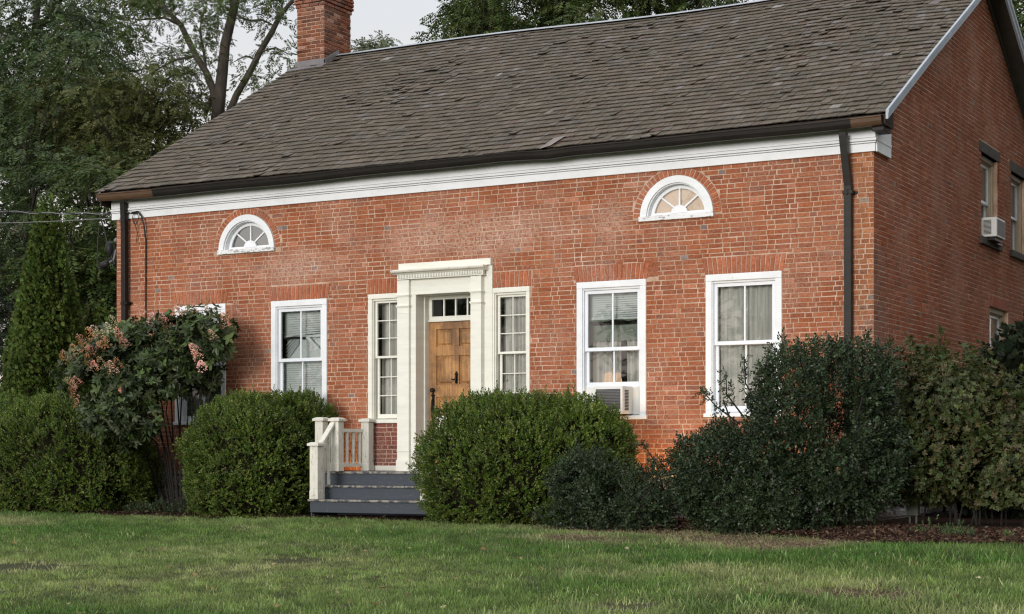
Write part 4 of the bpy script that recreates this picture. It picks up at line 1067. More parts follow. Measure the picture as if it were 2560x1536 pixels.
# ------------------------------------------------------------------ garden lights, box, cables
def uplight(name, label, x, y, energy, tilt):
    z = float(gz(np.array([x]), np.array([y]))[0]) + .02
    t = thing(name, label, 'garden light', 'uplights behind the shrubs', loc=(x, y, z))
    m = MB(); m.tube([(0, 0, -.05), (0, 0, .10)], .012, 8); m.build('stake', 'bronze', t)
    m = MB(); m.tube([(0, -.03, .10), (0, .0, .13), (0, .05, .22)], [.03, .045, .055], 12); m.build('housing', 'bronze', t, smooth=False)
    m = MB(); m.tube([(0, .052, .2245), (0, .054, .228)], .046, 12); m.build('lens', 'lens_glow', t)
    ld = bpy.data.lights.new('lamp', 'SPOT'); ld.energy = energy; ld.color = (1, .62, .30); ld.spot_size = R(125); ld.spot_blend = .9; ld.shadow_soft_size = .05
    lo = bpy.data.objects.new('lamp', ld); COL.objects.link(lo); lo.parent = t; lo.location = (0, .075, .27); lo.rotation_euler = (R(180 - tilt), 0, 0)
uplight('garden_uplight', 'small bronze uplight hidden beside the porch railing', -7.86, -.56, 17, 20)
uplight('garden_uplight', 'small bronze uplight hidden behind the low dark shrub', -2.84, -.62, 38, 20)
uplight('garden_uplight', 'small bronze uplight hidden behind the tall holly', -.9, -.5, 24, 22)
jx, jy = at(2283, 1300, -.75)[:2]
jb = thing('junction_box', 'grey green utility box on two short posts in the mulch bed', 'utility box', loc=(jx, jy, .68))
m = MB(); m.box(-.07, .07, -.05, .05, .15, .31); m.box(-.078, .078, -.056, .052, .3105, .322); m.build('box', 'green_metal', jb, bevel=.006)
m = MB(); m.box(-.05, -.03, -.01, .01, -.1, .149); m.box(.03, .05, -.01, .01, -.1, .149); m.build('post', 'green_metal', jb)

def cable(name, label, pts, r, mat='black_rubber', wob=0, group=None):
    m = MB(); m.tube(pts, r, 6); o = m.build(name, mat); tag(o, label, 'cable', group); return o
def hang(p, q, sag, n=26):
    p, q = np.array(p), np.array(q)
    return [tuple(p + (q - p) * t - np.array((0, 0, sag * 4 * t * (1 - t)))) for t in np.linspace(0, 1, n)]
E1 = (-12.10, -.08, 5.452)
far1, far2, far3 = at(-260, 494, 2.2), at(-260, 503, 2.2), at(-260, 557, 2.2)
b1 = hang(far1, (-12.25, -.09, 5.475), .12, 60)
tw1 = [(x, y + .012 * cos(i * .8), z + .014 * sin(i * .8)) for i, (x, y, z) in enumerate(b1)]
tw2 = [(x, y - .012 * cos(i * .8), z - .014 * sin(i * .8)) for i, (x, y, z) in enumerate(b1)]
cable('overhead_cable', 'grey strand of the twisted pair of overhead wires', tw1, .008, 'grey_cable', group='overhead wires to the house')
cable('overhead_cable', 'black strand of the twisted pair of overhead wires', tw2, .008, group='overhead wires to the house')
cable('overhead_cable', 'straight black wire running just below the twisted pair', hang(far2, E1, .10, 30), .009, group='overhead wires to the house')
cable('overhead_cable', 'thin lowest overhead wire reaching the left corner of the house', hang(far3, (-12.5, -.03, 5.42), .05, 24) + [(-12.47, -.04, 5.40), (-12.45, -.035, 5.34), (-12.44, -.02, 5.1), (-12.45, -.018, 3.2), (-12.44, -.018, 1.4)], .007, 'grey_cable', group='overhead wires to the house')
dx = -11.955
cable('drop_cable', 'black cable running down the brick wall right of the left downspout', [(-12.2, -.07, 5.47), (-12.06, -.09, 5.48), (-11.99, -.08, 5.40), (dx, -.06, 5.25), (dx + .01, -.03, 5.0), (dx, -.022, 4.4), (dx - .005, -.022, 3.0), (dx, -.022, 1.6)], .013)
cable('cable_loop', 'thin black wire coiled in a loop under the white frieze board', [(-12.12 + .06 * cos(a_), -.075, 5.38 + .10 * sin(a_)) for a_ in np.linspace(.4, 9.2, 26)] + [(-12.10, -.05, 5.15), (-12.14, -.03, 5.0)], .006)
x_, y_, z_ = at(262, 640, .8)
sp = thing('service_drop', 'hanging black wires with a splice box off the left end wall', 'cable', loc=(-12.60, .8, 4.3))
m = MB(); P = lambda px, py: tuple(np.array(at(px, py, .8)) - np.array((-12.60, .8, 4.3)))
m.tube([P(249, 538), P(256, 560), P(262, 580), P(268, 605), P(272, 625)], .014, 6); m.tube([P(248, 570), P(245, 600), P(243, 640), P(244, 668)], .01, 6); m.tube([P(244, 668), P(250, 672), P(262, 660), P(276, 648), P(286, 628)], .018, 6); m.tube([P(274, 620), P(280, 645), P(287, 662)], .02, 6)
m.build('wire', 'black_rubber', sp)
m = MB(); q = P(274, 620); m.tube([P(272, 605), P(274, 612), P(275, 630), P(277, 642)], [.03, .075, .07, .02], 10); q = P(260, 662); m.tube([P(252, 668), P(256, 664), P(268, 660), P(272, 658)], [.03, .06, .06, .03], 10); m.build('splice_box', 'black_rubber', sp, smooth=True)
m = MB(); m.tube([P(291, 596), P(289, 602), P(288, 606)], [.02, .035, .02], 8); m.tube([P(290, 625), P(284, 650), P(274, 656)], .02, 6); m.build('insulator', 'grey_cable', sp)
for px, py in ((1, 1),): pass

# ------------------------------------------------------------------ shrubs
def lobe_points(lobes, dens, p=2.4, depth=.14, zmin=.70, lump=.10, lscale=2.2, seed=1, hole=.40):
    """points near the skin of a union of superellipsoids, with outward normals"""
    P_, N_ = [], []
    for (cx, cy, cz, rx, ry, rz) in lobes:
        area = 4 * pi * (((rx * ry) ** 1.6 + (rx * rz) ** 1.6 + (ry * rz) ** 1.6) / 3) ** (1 / 1.6)
        n = int(area * dens); d = unit(rng.normal(0, 1, (n * 2, 3)))
        r = (np.abs(d[:, 0] / rx) ** p + np.abs(d[:, 1] / ry) ** p + np.abs(d[:, 2] / rz) ** p) ** (-1 / p)
        k = rng.uniform(0, 1, n * 2) < (r / r.max()) ** 2 * 1.0
        d, r = d[k][:n], r[k][:n]
        q = d * r[:, None]
        g = unit(np.sign(q) * np.stack([np.abs(q[:, 0] / rx) ** (p - 1) / rx, np.abs(q[:, 1] / ry) ** (p - 1) / ry, np.abs(q[:, 2] / rz) ** (p - 1) / rz], 1))
        c = np.array((cx, cy, cz)); f = 1 + lump * (vnoise(q + c, lscale, seed) - .5) * 2 + lump * .6 * (vnoise(q + c, lscale * 2.6, seed + 1) - .5) * 2 + lump * .55 * (vnoise(q + c, lscale * 5.5, seed + 2) - .5) * 2
        u = rng.uniform(0, 1, len(q)) ** 1.7
        pos = c + q * (f * (1 - depth * u))[:, None]
        ok = (pos[:, 2] > zmin) & ((vnoise(pos, 7.5, seed + 5) * .7 + vnoise(pos, 3.1, seed + 6) * .3 > hole) | (u > .6))
        for (ox, oy, oz, sx, sy, sz) in lobes:
            if (ox, oy, oz) == (cx, cy, cz): continue
            e = np.abs((pos[:, 0] - ox) / sx) ** p + np.abs((pos[:, 1] - oy) / sy) ** p + np.abs((pos[:, 2] - oz) / sz) ** p
            ok &= e > .70
        P_.append(pos[ok]); N_.append(g[ok])
    return np.concatenate(P_), np.concatenate(N_)
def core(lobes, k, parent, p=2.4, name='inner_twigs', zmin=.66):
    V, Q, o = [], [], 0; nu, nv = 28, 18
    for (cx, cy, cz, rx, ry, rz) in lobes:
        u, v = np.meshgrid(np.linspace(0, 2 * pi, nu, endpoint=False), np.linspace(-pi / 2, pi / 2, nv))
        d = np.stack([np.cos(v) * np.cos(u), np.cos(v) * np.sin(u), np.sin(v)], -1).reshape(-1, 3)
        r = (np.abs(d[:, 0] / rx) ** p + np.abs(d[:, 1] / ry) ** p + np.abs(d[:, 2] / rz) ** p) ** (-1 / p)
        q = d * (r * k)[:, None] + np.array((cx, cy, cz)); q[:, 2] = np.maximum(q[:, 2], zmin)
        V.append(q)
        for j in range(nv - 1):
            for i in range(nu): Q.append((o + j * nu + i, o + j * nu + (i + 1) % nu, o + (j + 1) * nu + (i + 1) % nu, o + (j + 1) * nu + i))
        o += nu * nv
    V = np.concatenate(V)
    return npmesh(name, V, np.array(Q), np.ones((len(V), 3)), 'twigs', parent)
UP = np.array([[0, 0, 1.]])
def rel(V, loc): return V - np.array(loc)
def shrub(name, label, lobes, dens, template, cols, mat, p=2.4, depth=.14, lump=.1, lscale=2.2, up=.6, jit=.45, size=1., seed=1, ck=.86, tone=None, shoots=0, stems=None, zmin=.70, extra=None, hole=.40):
    cx, cy = lobes[0][0], lobes[0][1]; loc = (cx, cy, .68)
    t = thing(name, label, 'shrub', loc=loc)
    P_, N_ = lobe_points(lobes, dens, p, depth, zmin, lump, lscale, seed, hole)
    n = len(P_); ax = unit(N_ + up * UP + rng.normal(0, jit, (n, 3)))
    col = palette(n, cols)
    v = vnoise(P_, 2.6, seed + 7)[:, None]; col = col * (.72 + .56 * v)
    if tone is not None: col = tone(P_, col)
    tv, tq, tc = template
    parts = [scatter(tv, tq, P_, frames(ax), size * rng.uniform(.75, 1.25, n), col, tc)]
    if shoots:
        k = rng.choice(n, shoots); Q_ = P_[k] + N_[k] * .03; ok = N_[k][:, 2] > .25; Q_ = Q_[ok]; m = len(Q_)
        for s in range(3):
            k2 = rng.uniform(0, 1, m) < (1, .8, .3)[s]
            if s: Q_ = Q_[k2]; m = len(Q_)
            parts.append(scatter(tv, tq, Q_ + UP * (.045 * s) + rng.normal(0, .006, (m, 3)), frames(unit(UP + rng.normal(0, .16, (m, 3)))), size * rng.uniform(.7, 1.1, m), palette(m, cols) * 1.15, tc))
    if extra: parts += extra
    V, Q, C = join(parts)
    npmesh('foliage', rel(V, loc), Q, C, mat, t)
    if ck: 
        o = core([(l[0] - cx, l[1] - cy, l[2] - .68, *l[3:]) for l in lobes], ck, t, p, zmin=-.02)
    if stems:
        m = MB()
        for s in stems: m.tube([(a - cx, b - cy, c - .68) for a, b, c in s[0]], s[1], 6)
        m.build('stems', 'stem_bark', t)
    return t
T_box = sprig(8, .080, .031, .018, .75, 1)
BOXC = [(.070, .112, .014), (.094, .144, .020), (.046, .078, .010), (.155, .195, .040)]
shrub('boxwood_shrub', 'rounded clipped boxwood at the far left in front of the tall arborvitae', [(-12.60, -1.35, 1.36, 1.68, .95, 1.04), (-11.95, -.9, 1.25, .72, .8, .82)], 1250, T_box, BOXC, 'box_leaf', 2.4, .16, .13, 2.2, .55, .55, 1., 3, shoots=1600)
shrub('boxwood_shrub', 'upright egg shaped boxwood left of the porch railing', [(-8.80, -1.30, 1.38, .90, .90, 1.02), (-8.42, -.50, 1.74, .44, .36, .66)], 1350, T_box, BOXC, 'box_leaf', 2.5, .16, .12, 2.3, .55, .55, 1., 5, shoots=1300)
shrub('boxwood_shrub', 'broad mounded boxwood right of the grey steps under the front window', [(-4.38, -1.60, 1.32, 1.06, .97, .99), (-3.45, -1.35, 1.26, .64, .80, .98)], 1350, T_box, BOXC, 'box_leaf', 2.4, .16, .14, 2.1, .55, .55, 1., 8, shoots=1900)
T_hol = sprig(8, .11, .045, .024, .85, 4)
HOL = [(.024, .040, .017), (.034, .054, .022), (.018, .029, .013), (.045, .066, .030)]
EY = -2.1; EX = lambda px, Y=-2.1: at(px, 1000, Y)[0]
HZ = lambda py, Y=-1.95: at(2000, py, Y)[2]
shrub('yew_shrub', 'low dark shrub leaning against the broad boxwood', [(at(1490, 1, -2.4)[0], -2.4, 1.02, .46, .55, .66), (at(1590, 1, -2.3)[0], -2.3, .92, .60, .5, .50), (at(1430, 1, -2.45)[0], -2.45, 1.2, .25, .4, .35)], 760, T_hol, HOL, 'holly_leaf', 2.0, .6, .42, 2.6, .5, .8, .8, 12, ck=0, zmin=.64, hole=.36)
def sprout(base, path, r, n, T_, cols, size):
    """a loose twig with leaves along it"""
    pts = np.array([np.array(base) + np.array(p) for p in path]); k = rng.uniform(.25, 1, n) * (len(pts) - 1); i = np.minimum(k.astype(int), len(pts) - 2); f = (k - i)[:, None]
    Q_ = pts[i] * (1 - f) + pts[i + 1] * f + rng.normal(0, .025, (n, 3)); d = unit(pts[i + 1] - pts[i] + rng.normal(0, .5, (n, 3)))
    tv, tq, tc = T_
    return scatter(tv, tq, Q_, frames(d), size * rng.uniform(.7, 1.2, n), palette(n, cols), tc), ([tuple(p) for p in pts], [r * (1 - .6 * j / (len(pts) - 1)) for j in range(len(pts))])
ex_, st_ = [], []
for base, path, n in (((EX(1850), EY, 1.92), [(0, 0, 0), (-.3, -.02, .22), (-.5, -.05, .45)], 34), ((EX(1860), EY, 2.0), [(0, 0, 0), (-.22, -.0, .28), (-.22, -.02, .55)], 30), ((EX(1900), EY, 2.1), [(0, 0, 0), (-.18, 0, .3), (-.20, 0, .62)], 26),
                      ((EX(1660), EY, 1.1), [(0, 0, 0), (-.1, 0, .35), (-.3, 0, .62)], 40), ((EX(1690), EY, 1.1), [(0, 0, 0), (.05, 0, .3), (-.02, 0, .5)], 30)):
    e, s = sprout(base, path, .012, n, T_hol, HOL, .8); ex_.append(e); st_.append(s)
for k in range(14):
    a = rng.uniform(0, 2 * pi); bx_, by_ = EX(1990) + rng.normal(0, .3), EY + rng.normal(0, .15)
    st_.append(([(bx_, by_, .66), (bx_ + .2 * cos(a), by_ + .1 * sin(a), 1.3), (bx_ + .55 * cos(a), by_ + .3 * sin(a), 2.2)], [.025, .018, .008]))
shrub('holly_shrub', 'large dark glossy holly at the right front corner of the house', [(EX(2035), EY, 1.98, .62, .70, .74), (EX(1975), EY, 2.0, .38, .5, .66), (EX(2115), EY + .1, 1.5, .52, .75, .80), (EX(1800), EY - .1, 1.36, .56, .6, .56), (EX(1930), EY - .25, 1.0, .95, .55, .48), (EX(1960), EY - .15, 1.5, .55, .55, .55), (EX(2125), EY + .2, 2.20, .48, .5, .58)], 860, T_hol, HOL, 'holly_leaf', 2.0, .55, .26, 2.3, .35, .8, .95, 15, ck=0, stems=st_, extra=ex_, zmin=.66, hole=.39)
# viburnum: broad leaves with faded brownish flower heads
def broad(ln, wd):
    out = []
    for s in (-1, 1):
        out.append([(0, 0, 0), (s * wd * .42, -.1 * ln, ln * .35), (s * wd * .30, -.2 * ln, ln * .75), (0, -.12 * ln, ln * 1.0)])
    return out
def rosette(n, ln, wd, seed):
    r = np.random.default_rng(seed); out = []
    for i in range(n):
        a = 2 * pi * i / n + r.uniform(-.4, .4); tl = r.uniform(.9, 1.5); Rz = np.array([[cos(a), -sin(a), 0], [sin(a), cos(a), 0], [0, 0, 1]]); Rx = np.array([[1, 0, 0], [0, cos(tl), -sin(tl)], [0, sin(tl), cos(tl)]])
        sc = r.uniform(.75, 1.15)
        for q in broad(ln * sc, wd * sc): out.append([Rz @ Rx @ np.array(p) for p in q])
    return tmpl(out, seed, .15)
T_vib = rosette(6, .085, .055, 3); VIB = [(.052, .074, .018), (.072, .092, .024), (.038, .054, .014), (.085, .074, .026)]
T_umb = tmpl([leaf((r_ * cos(a_), r_ * sin(a_), .05 - r_ * .3), nrm((cos(a_), sin(a_), .8)), nrm((-sin(a_), cos(a_), 0)), .014, .012) for r_, a_ in zip(rng.uniform(0, .075, 40), rng.uniform(0, 6.28, 40))], 4)
vl = [(1.0, -.55, 2.08, .85, .85, .85), (1.80, -.4, 1.48, .66, .8, .72), (1.0, -.8, 1.45, .9, .7, .6), (1.9, -.9, 1.25, .7, .6, .55)]
vp, vn = lobe_points(vl, 26, 2, .1, 1.1, .15, 2.4, 9); ok = (vn[:, 2] > -.1); vp, vn = vp[ok], vn[ok]
tv, tq, tc = T_umb
ve = scatter(tv, tq, vp + vn * .03, frames(unit(vn + .6 * UP)), rng.uniform(.8, 1.5, len(vp)), palette(len(vp), [(.11, .075, .035), (.14, .10, .05), (.09, .07, .03)]), tc)
vs_ = []
for k in range(16):
    a = rng.uniform(0, 2 * pi); bx_, by_ = 1.4 + rng.normal(0, .35), -.6 + rng.normal(0, .2)
    vs_.append(([(bx_, by_, .66), (bx_ + .15 * cos(a), by_ + .1 * sin(a), 1.25), (bx_ + .5 * cos(a), by_ + .3 * sin(a), 2.1)], [.012, .009, .005]))
e, s = sprout((1.0, -.6, 2.8), [(0, 0, 0), (.02, 0, .15), (.0, 0, .32)], .008, 12, T_vib, VIB, .5); vs_.append(s)
shrub('viburnum_shrub', 'loose olive and brown leaved shrub beside the gable wall', vl, 720, T_vib, VIB, 'soft_leaf', 2, .55, .32, 2.2, .45, .7, .52, 21, ck=.5, stems=vs_, extra=[ve, e], zmin=.95)
# hydrangea: big leaves, bare stems, pinkish panicles
T_hyd = rosette(5, .105, .066, 6); HYD = [(.046, .066, .026), (.062, .086, .034), (.034, .050, .020), (.085, .125, .036)]
def hp(px, py, Y=-1.0): return at(px, py, Y)
hl = []
for px, py, rpx, rpy, Y in ((290, 960, 110, 95, -1.6), (390, 905, 120, 95, -1.1), (490, 850, 85, 72, -.85), (235, 930, 70, 75, -1.7), (310, 1050, 95, 55, -1.75), (420, 835, 90, 48, -.8), (330, 855, 85, 48, -.9), (470, 935, 65, 55, -.8)):
    c = hp(px, py, Y); sc_ = 27.0 / 4265; hl.append((c[0], c[1], c[2], rpx * sc_ * 1.12, .55, rpy * sc_))
T_pan = tmpl([leaf((.05 * (1 - h_) * cos(a_) + .01 * cos(a_), .05 * (1 - h_) * sin(a_) + .01 * sin(a_), .17 * h_), nrm((cos(a_), sin(a_), .3)), nrm((-sin(a_), cos(a_), .2)), .024, .021, .1) for h_, a_ in zip(np.random.default_rng(3).uniform(0, 1, 80), np.random.default_rng(4).uniform(0, 6.28, 80))], 5)
fl_px = [(165, 900), (178, 905), (200, 888), (222, 862), (238, 850), (255, 842), (262, 860), (245, 880), (230, 890), (280, 838), (292, 815), (300, 842), (310, 860), (318, 870), (270, 875), (215, 880), (226, 912), (235, 925), (190, 960), (182, 975), (200, 965), (285, 938), (260, 925), (300, 925), (500, 770), (512, 778), (488, 785), (460, 778), (573, 800), (565, 822), (590, 790), (357, 790), (380, 808), (425, 826), (405, 805), (490, 878), (500, 900), (505, 922), (195, 1025), (188, 1000), (536, 850), (442, 790)]
fp = np.array([hp(x, y, -2.25 + (.85 if x > 340 else 0)) for x, y in fl_px]); fd = unit(np.array([[-.35 if x < 340 else .1, -.5, .8] for x, _ in fl_px]) + rng.normal(0, .3, (len(fp), 3)))
fc = palette(len(fp), [(.66, .33, .27), (.60, .34, .26), (.70, .46, .39), (.52, .27, .19)]); fc[9] = fc[10] = (.62, .55, .46)
hx, hy, _ = hp(460, 1210, -.8)
hs = []
for px, py, bpx in ((330, 1010, 420), (370, 1000, 432), (400, 985, 440), (428, 1000, 448), (455, 975, 455), (480, 985, 462), (505, 960, 468), (525, 985, 475), (350, 1060, 428), (415, 1030, 444), (470, 1040, 458), (440, 950, 452), (300, 1030, 415), (385, 1050, 436)):
    a_, b_ = hp(bpx, 1240, -.85), hp(px, py, -.8); mdl = hp((px + bpx) / 2 + rng.normal(0, 6), 1110 + rng.normal(0, 12), -.82)
    hs.append(([(a_[0], a_[1], .66), mdl, b_, tuple(np.array(b_) + (rng.normal(0, .1), rng.normal(0, .1), .35))], [.017, .013, .009, .005]))
hyd = shrub('hydrangea_shrub', 'tall leggy hydrangea with pinkish panicles covering the leftmost window', hl, 230, T_hyd, HYD, 'soft_leaf', 2, .5, .32, 2.6, .5, .7, .86, 31, ck=.0, stems=hs, zmin=1.2, hole=.45)
tv, tq, tc = T_pan
loc = hyd.location
V, Q, C = scatter(tv, tq, fp, frames(fd), rng.uniform(.85, 1.35, len(fp)), fc, tc)
npmesh('flowers', rel(V, loc), Q, C, 'flower', hyd)
# conical arborvitae
def spray(seed, n=14, ln=.11, wd=.028):
    r = np.random.default_rng(seed); out = []
    for i in range(n):
        a = (i / (n - 1) - .5) * 2.0; d = nrm((sin(a) * .8, r.normal(0, .12), cos(a))); s = nrm((cos(a), r.normal(0, .3), -sin(a) * .8)); s = nrm(s - d * np.dot(s, d))
        out.append(leaf((0, 0, .02), d, s, ln * r.uniform(.7, 1.1) * (1 - .35 * abs(a)), wd, .1))
    return tmpl(out, seed, .25)
T_arb = spray(2)
def conifer(name, label, base, height, rad, n, cols, group=None, droop=.0, size=1., pw=.85):
    z0 = .66; t = thing(name, label, 'evergreen tree' if height > 3 else 'evergreen shrub', group, loc=(base[0], base[1], z0))
    h = 1 - np.sqrt(rng.uniform(0, 1, n)); h = np.clip(h, 0, .995); a = rng.uniform(0, 2 * pi, n)
    q = np.stack([np.cos(a) * 2, np.sin(a) * 2, h * height * .9], 1)
    rr = rad * (1 - h) ** pw * (1 + .22 * (vnoise(q, 1.5, 3) - .5) * 2 + .16 * (vnoise(q, 3.7, 4) - .5) * 2) * (1 - .18 * rng.uniform(0, 1, n) ** 2) + .02
    P_ = np.stack([np.cos(a) * rr, np.sin(a) * rr, h * height], 1)
    ax = unit(np.stack([np.cos(a) * .55, np.sin(a) * .55, np.full(n, .9 - droop)], 1) + rng.normal(0, .25, (n, 3)))
    col = palette(n, cols) * (.7 + .6 * vnoise(q, 2.5, 9)[:, None])
    tv, tq, tc = T_arb
    V, Q, C = scatter(tv, tq, P_, frames(ax), size * rng.uniform(.7, 1.3, n), col, tc)
    npmesh('foliage', V, Q, C, 'conifer', t)
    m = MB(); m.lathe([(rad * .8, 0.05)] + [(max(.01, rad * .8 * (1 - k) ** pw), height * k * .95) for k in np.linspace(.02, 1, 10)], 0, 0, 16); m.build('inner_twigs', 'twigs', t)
    m = MB(); m.tube([(0, 0, -.1), (0, 0, height * .5)], [rad * .09, .03], 8); m.build('trunk', 'dark_bark', t)
    return t
ARB = [(.075, .122, .022), (.098, .150, .028), (.052, .088, .017), (.130, .170, .040)]
ab = at(118, 1000, 2.5)
conifer('arborvitae', 'tall cone shaped arborvitae at the left edge of the photo', ab, at(118, 484, 2.5)[2] - .66, 1.02, 26000, ARB, None, 0, .66, .72)
for px, py, Y, r_, lb in ((226, 745, 4.0, .62, 'short pointed arborvitae just right of the tall cone'), (255, 752, 5.5, .5, 'slim small arborvitae second from the house corner'), (283, 772, 5.0, .5, 'smallest arborvitae tucked against the house corner')):
    c = at(px, 1000, Y); conifer('arborvitae', lb, c, at(px, py, Y)[2] - .66, r_, 6000, ARB, 'small arborvitae behind the house corner', 0, .62, .7)
g = at(2570, 900, 2.6)
T_keep = T_arb
shrub('hemlock_shrub', 'very dark rounded evergreen behind the olive shrub at the right edge', [(g[0] + .15, g[1], 1.95, .95, 1.2, 1.40), (g[0] - .2, g[1] + .2, 1.5, .95, 1.1, 1.1), (g[0] + .5, g[1], 2.9, .5, .7, .5)], 420, T_arb, [(.016, .026, .012), (.022, .034, .015), (.012, .02, .010)], 'conifer', 2, .2, .2, 1.8, -.1, .5, 1.1, 41, ck=.82)
# low ground cover and seedlings
def plantlet(name, label, x, y, n, rad, cols, T_, size, cat='plant', stuff=False):
    loc = (x, y, float(gz(np.array([x]), np.array([y]))[0]) + .03); a = rng.uniform(0, 2 * pi, n); r_ = rad * np.sqrt(rng.uniform(0, 1, n))
    P_ = np.stack([np.cos(a) * r_, np.sin(a) * r_ * .7, rng.uniform(0, .8, n) * rad * (1.1 - r_ / rad)], 1); tv, tq, tc = T_
    V, Q, C = scatter(tv, tq, P_, frames(unit(np.stack([np.cos(a) * .4, np.sin(a) * .4, np.full(n, 1.)], 1) + rng.normal(0, .3, (n, 3)))), size * rng.uniform(.6, 1.2, n), palette(n, cols), tc)
    o = npmesh(name, V, Q, C, 'soft_leaf'); o.location = loc; tag(o, label, cat); 
    if stuff: o['kind'] = 'stuff'
    return o
GRN = [(.06, .10, .03), (.08, .125, .045), (.05, .08, .03)]
p = at(2395, 1335, -3.1); plantlet('seedling', 'feathery green seedling growing in the mulch', p[0], p[1], 60, .16, GRN, T_box, .9)
p = at(2520, 1330, -3.0); plantlet('seedling', 'pale broad leaved seedling at the right end of the mulch', p[0], p[1], 26, .022, [(.13, .17, .07)], T_vib, 1.0)
p = at(2330, 1330, -2.6); plantlet('weed_patch', 'thin weeds under the grey green utility box', p[0], p[1], 50, .22, GRN, T_box, .7, stuff=True)
for k, (px, rad) in enumerate(((345, .22), (400, .3), (455, .26))):
    p = at(px, 1262, -1.75); plantlet('ground_ivy', ['leafy ground ivy under the left boxwood', 'dark ground ivy below the hydrangea stems', 'ground ivy against the egg shaped boxwood'][k], p[0], p[1], 90, rad, [(.035, .05, .022), (.05, .07, .03)], T_hol, .8, 'ground cover', True)

# ------------------------------------------------------------------ trees
T_fr = [frond(6, .42, .145, .058, .25, s) for s in (1, 2)]
def tree(name, label, base, clumps, cols, group=None, fr=60, limbs=True, trunk_r=.2, top=None, flat=.46, size=1., sub=(), droop=.35, seed=1, lim_r=.05, bark='dark_bark', leaf_m='tree_leaf'):
    """clumps: world (x, y, z, r); every clump is a flattened puff of drooping fronds"""
    r_ = np.random.default_rng(seed); loc = base
    t = thing(name, label, 'tree', group, loc=loc)
    parts = []
    cl = np.array(clumps)
    for (x, y, z, r) in clumps:
        n = max(8, int(fr * r * r * r_.uniform(.75, 1.25))); d = unit(r_.normal(0, 1, (n, 3))); d[:, 2] = np.abs(d[:, 2]) * np.where(r_.uniform(0, 1, n) < .75, 1, -1)
        P_ = np.array((x, y, z)) + d * np.array((r, r, r * flat)) * (1 - .45 * r_.uniform(0, 1, (n, 1)) ** 1.5)
        ax = unit(d * np.array((1, 1, .4)) + np.array((0, 0, -droop)) + r_.normal(0, .35, (n, 3)))
        col = palette(n, cols) * r_.uniform(.75, 1.25)
        tv, tq, tc = T_fr[r_.integers(0, 2)]
        # keep the leaf blades roughly level: y of the frond points up
        zc = ax; h = np.array([[0, 0, 1.]]); yc = unit(h - zc * np.sum(zc * h, 1, keepdims=True) + r_.normal(0, .25, (n, 3))); yc = unit(yc - zc * np.sum(zc * yc, 1, keepdims=True)); xc = np.cross(yc, zc)
        parts.append(scatter(tv, tq, P_, np.stack([xc, yc, zc], 2), size * r_.uniform(.7, 1.3, n), col, tc))
    V, Q, C = join(parts); npmesh('crown', rel(V, loc), Q, C, leaf_m, t)
    m = MB()
    if top is not None:
        tb = np.array(base, float); tp = np.array(top, float); k = 7
        pts = [tb + (tp - tb) * i / k + np.array((r_.normal(0, .12), r_.normal(0, .12), 0)) * (i > 0) for i in range(k + 1)]
        m.tube([tuple(p - np.array(loc)) for p in pts], [trunk_r * (1 - .75 * i / k) for i in range(k + 1)], 10)
        if limbs:
            for (x, y, z, r) in clumps:
                if r_.uniform() < .6:
                    zz = np.clip(z - r_.uniform(.5, 2.5), tb[2] + .5, tp[2]); f = (zz - tb[2]) / (tp[2] - tb[2]); a_ = tb + (tp - tb) * f; b_ = np.array((x, y, z))
                    md = (a_ + b_) / 2 + r_.normal(0, .2, 3); m.tube([tuple(q - np.array(loc)) for q in (a_, md, b_)], [lim_r, lim_r * .7, lim_r * .25], 6)
    for pts, rad in sub: m.tube([tuple(np.array(q) - np.array(loc)) for q in pts], rad, 8)
    m.build('trunk', bark, t, smooth=True)
    return t
def cloud(boxes, n, rr, Y, dy, seed, cut=None):
    """clump centres inside pixel ellipses (cx, cy, rx, ry), pushed to depth Y"""
    r_ = np.random.default_rng(seed); out = []
    w = np.array([b[2] * b[3] for b in boxes], float); w /= w.sum()
    while len(out) < n:
        b = boxes[r_.choice(len(boxes), p=w)]; a, q = r_.uniform(0, 2 * pi), sqrt(r_.uniform())
        px, py = b[0] + b[2] * q * cos(a), b[1] + b[3] * q * sin(a); out.append((*at(px, py, Y + r_.normal(0, dy)), r_.uniform(*rr)))
    return out
DK = [(.054, .080, .034), (.070, .100, .042), (.040, .060, .026), (.092, .120, .052)]
MG = [(.058, .088, .024), (.076, .106, .030), (.044, .068, .020), (.096, .120, .040)]
YG = [(.084, .092, .030), (.104, .110, .038), (.064, .074, .026)]
def base_at(px, Y): x = at(px, 1000, Y)[0]; return (x, Y, .6)
GL = 'trees behind the left end of the house'
tree('locust_tree', 'tall blue green tree filling the upper left corner', base_at(60, 15), cloud([(70, 120, 190, 200), (40, 330, 200, 140), (190, 60, 90, 150), (-80, 200, 120, 250)], 74, (.9, 1.6), 15, 1.8, 1), DK, GL, 54, top=at(90, -60, 15), trunk_r=.3, seed=1, size=.85)
tree('locust_tree', 'yellowish green tree below the tall walnut', base_at(330, 13), cloud([(330, 330, 170, 120), (230, 300, 120, 110), (430, 300, 90, 110), (400, 400, 130, 70), (460, 270, 60, 50)], 62, (.6, 1.2), 13, 1.3, 2), YG, GL, 80, top=at(340, 220, 13), trunk_r=.22, seed=2, size=.72)
tree('locust_tree', 'dark shaded tree behind the arborvitae tip', base_at(60, 11), cloud([(60, 470, 150, 80), (200, 440, 110, 60), (20, 640, 60, 80), (215, 620, 80, 90), (110, 600, 120, 50), (220, 440, 70, 40)], 34, (.45, .95), 11, 1.0, 3), DK, GL, 62, top=at(70, 440, 11), trunk_r=.2, seed=3)
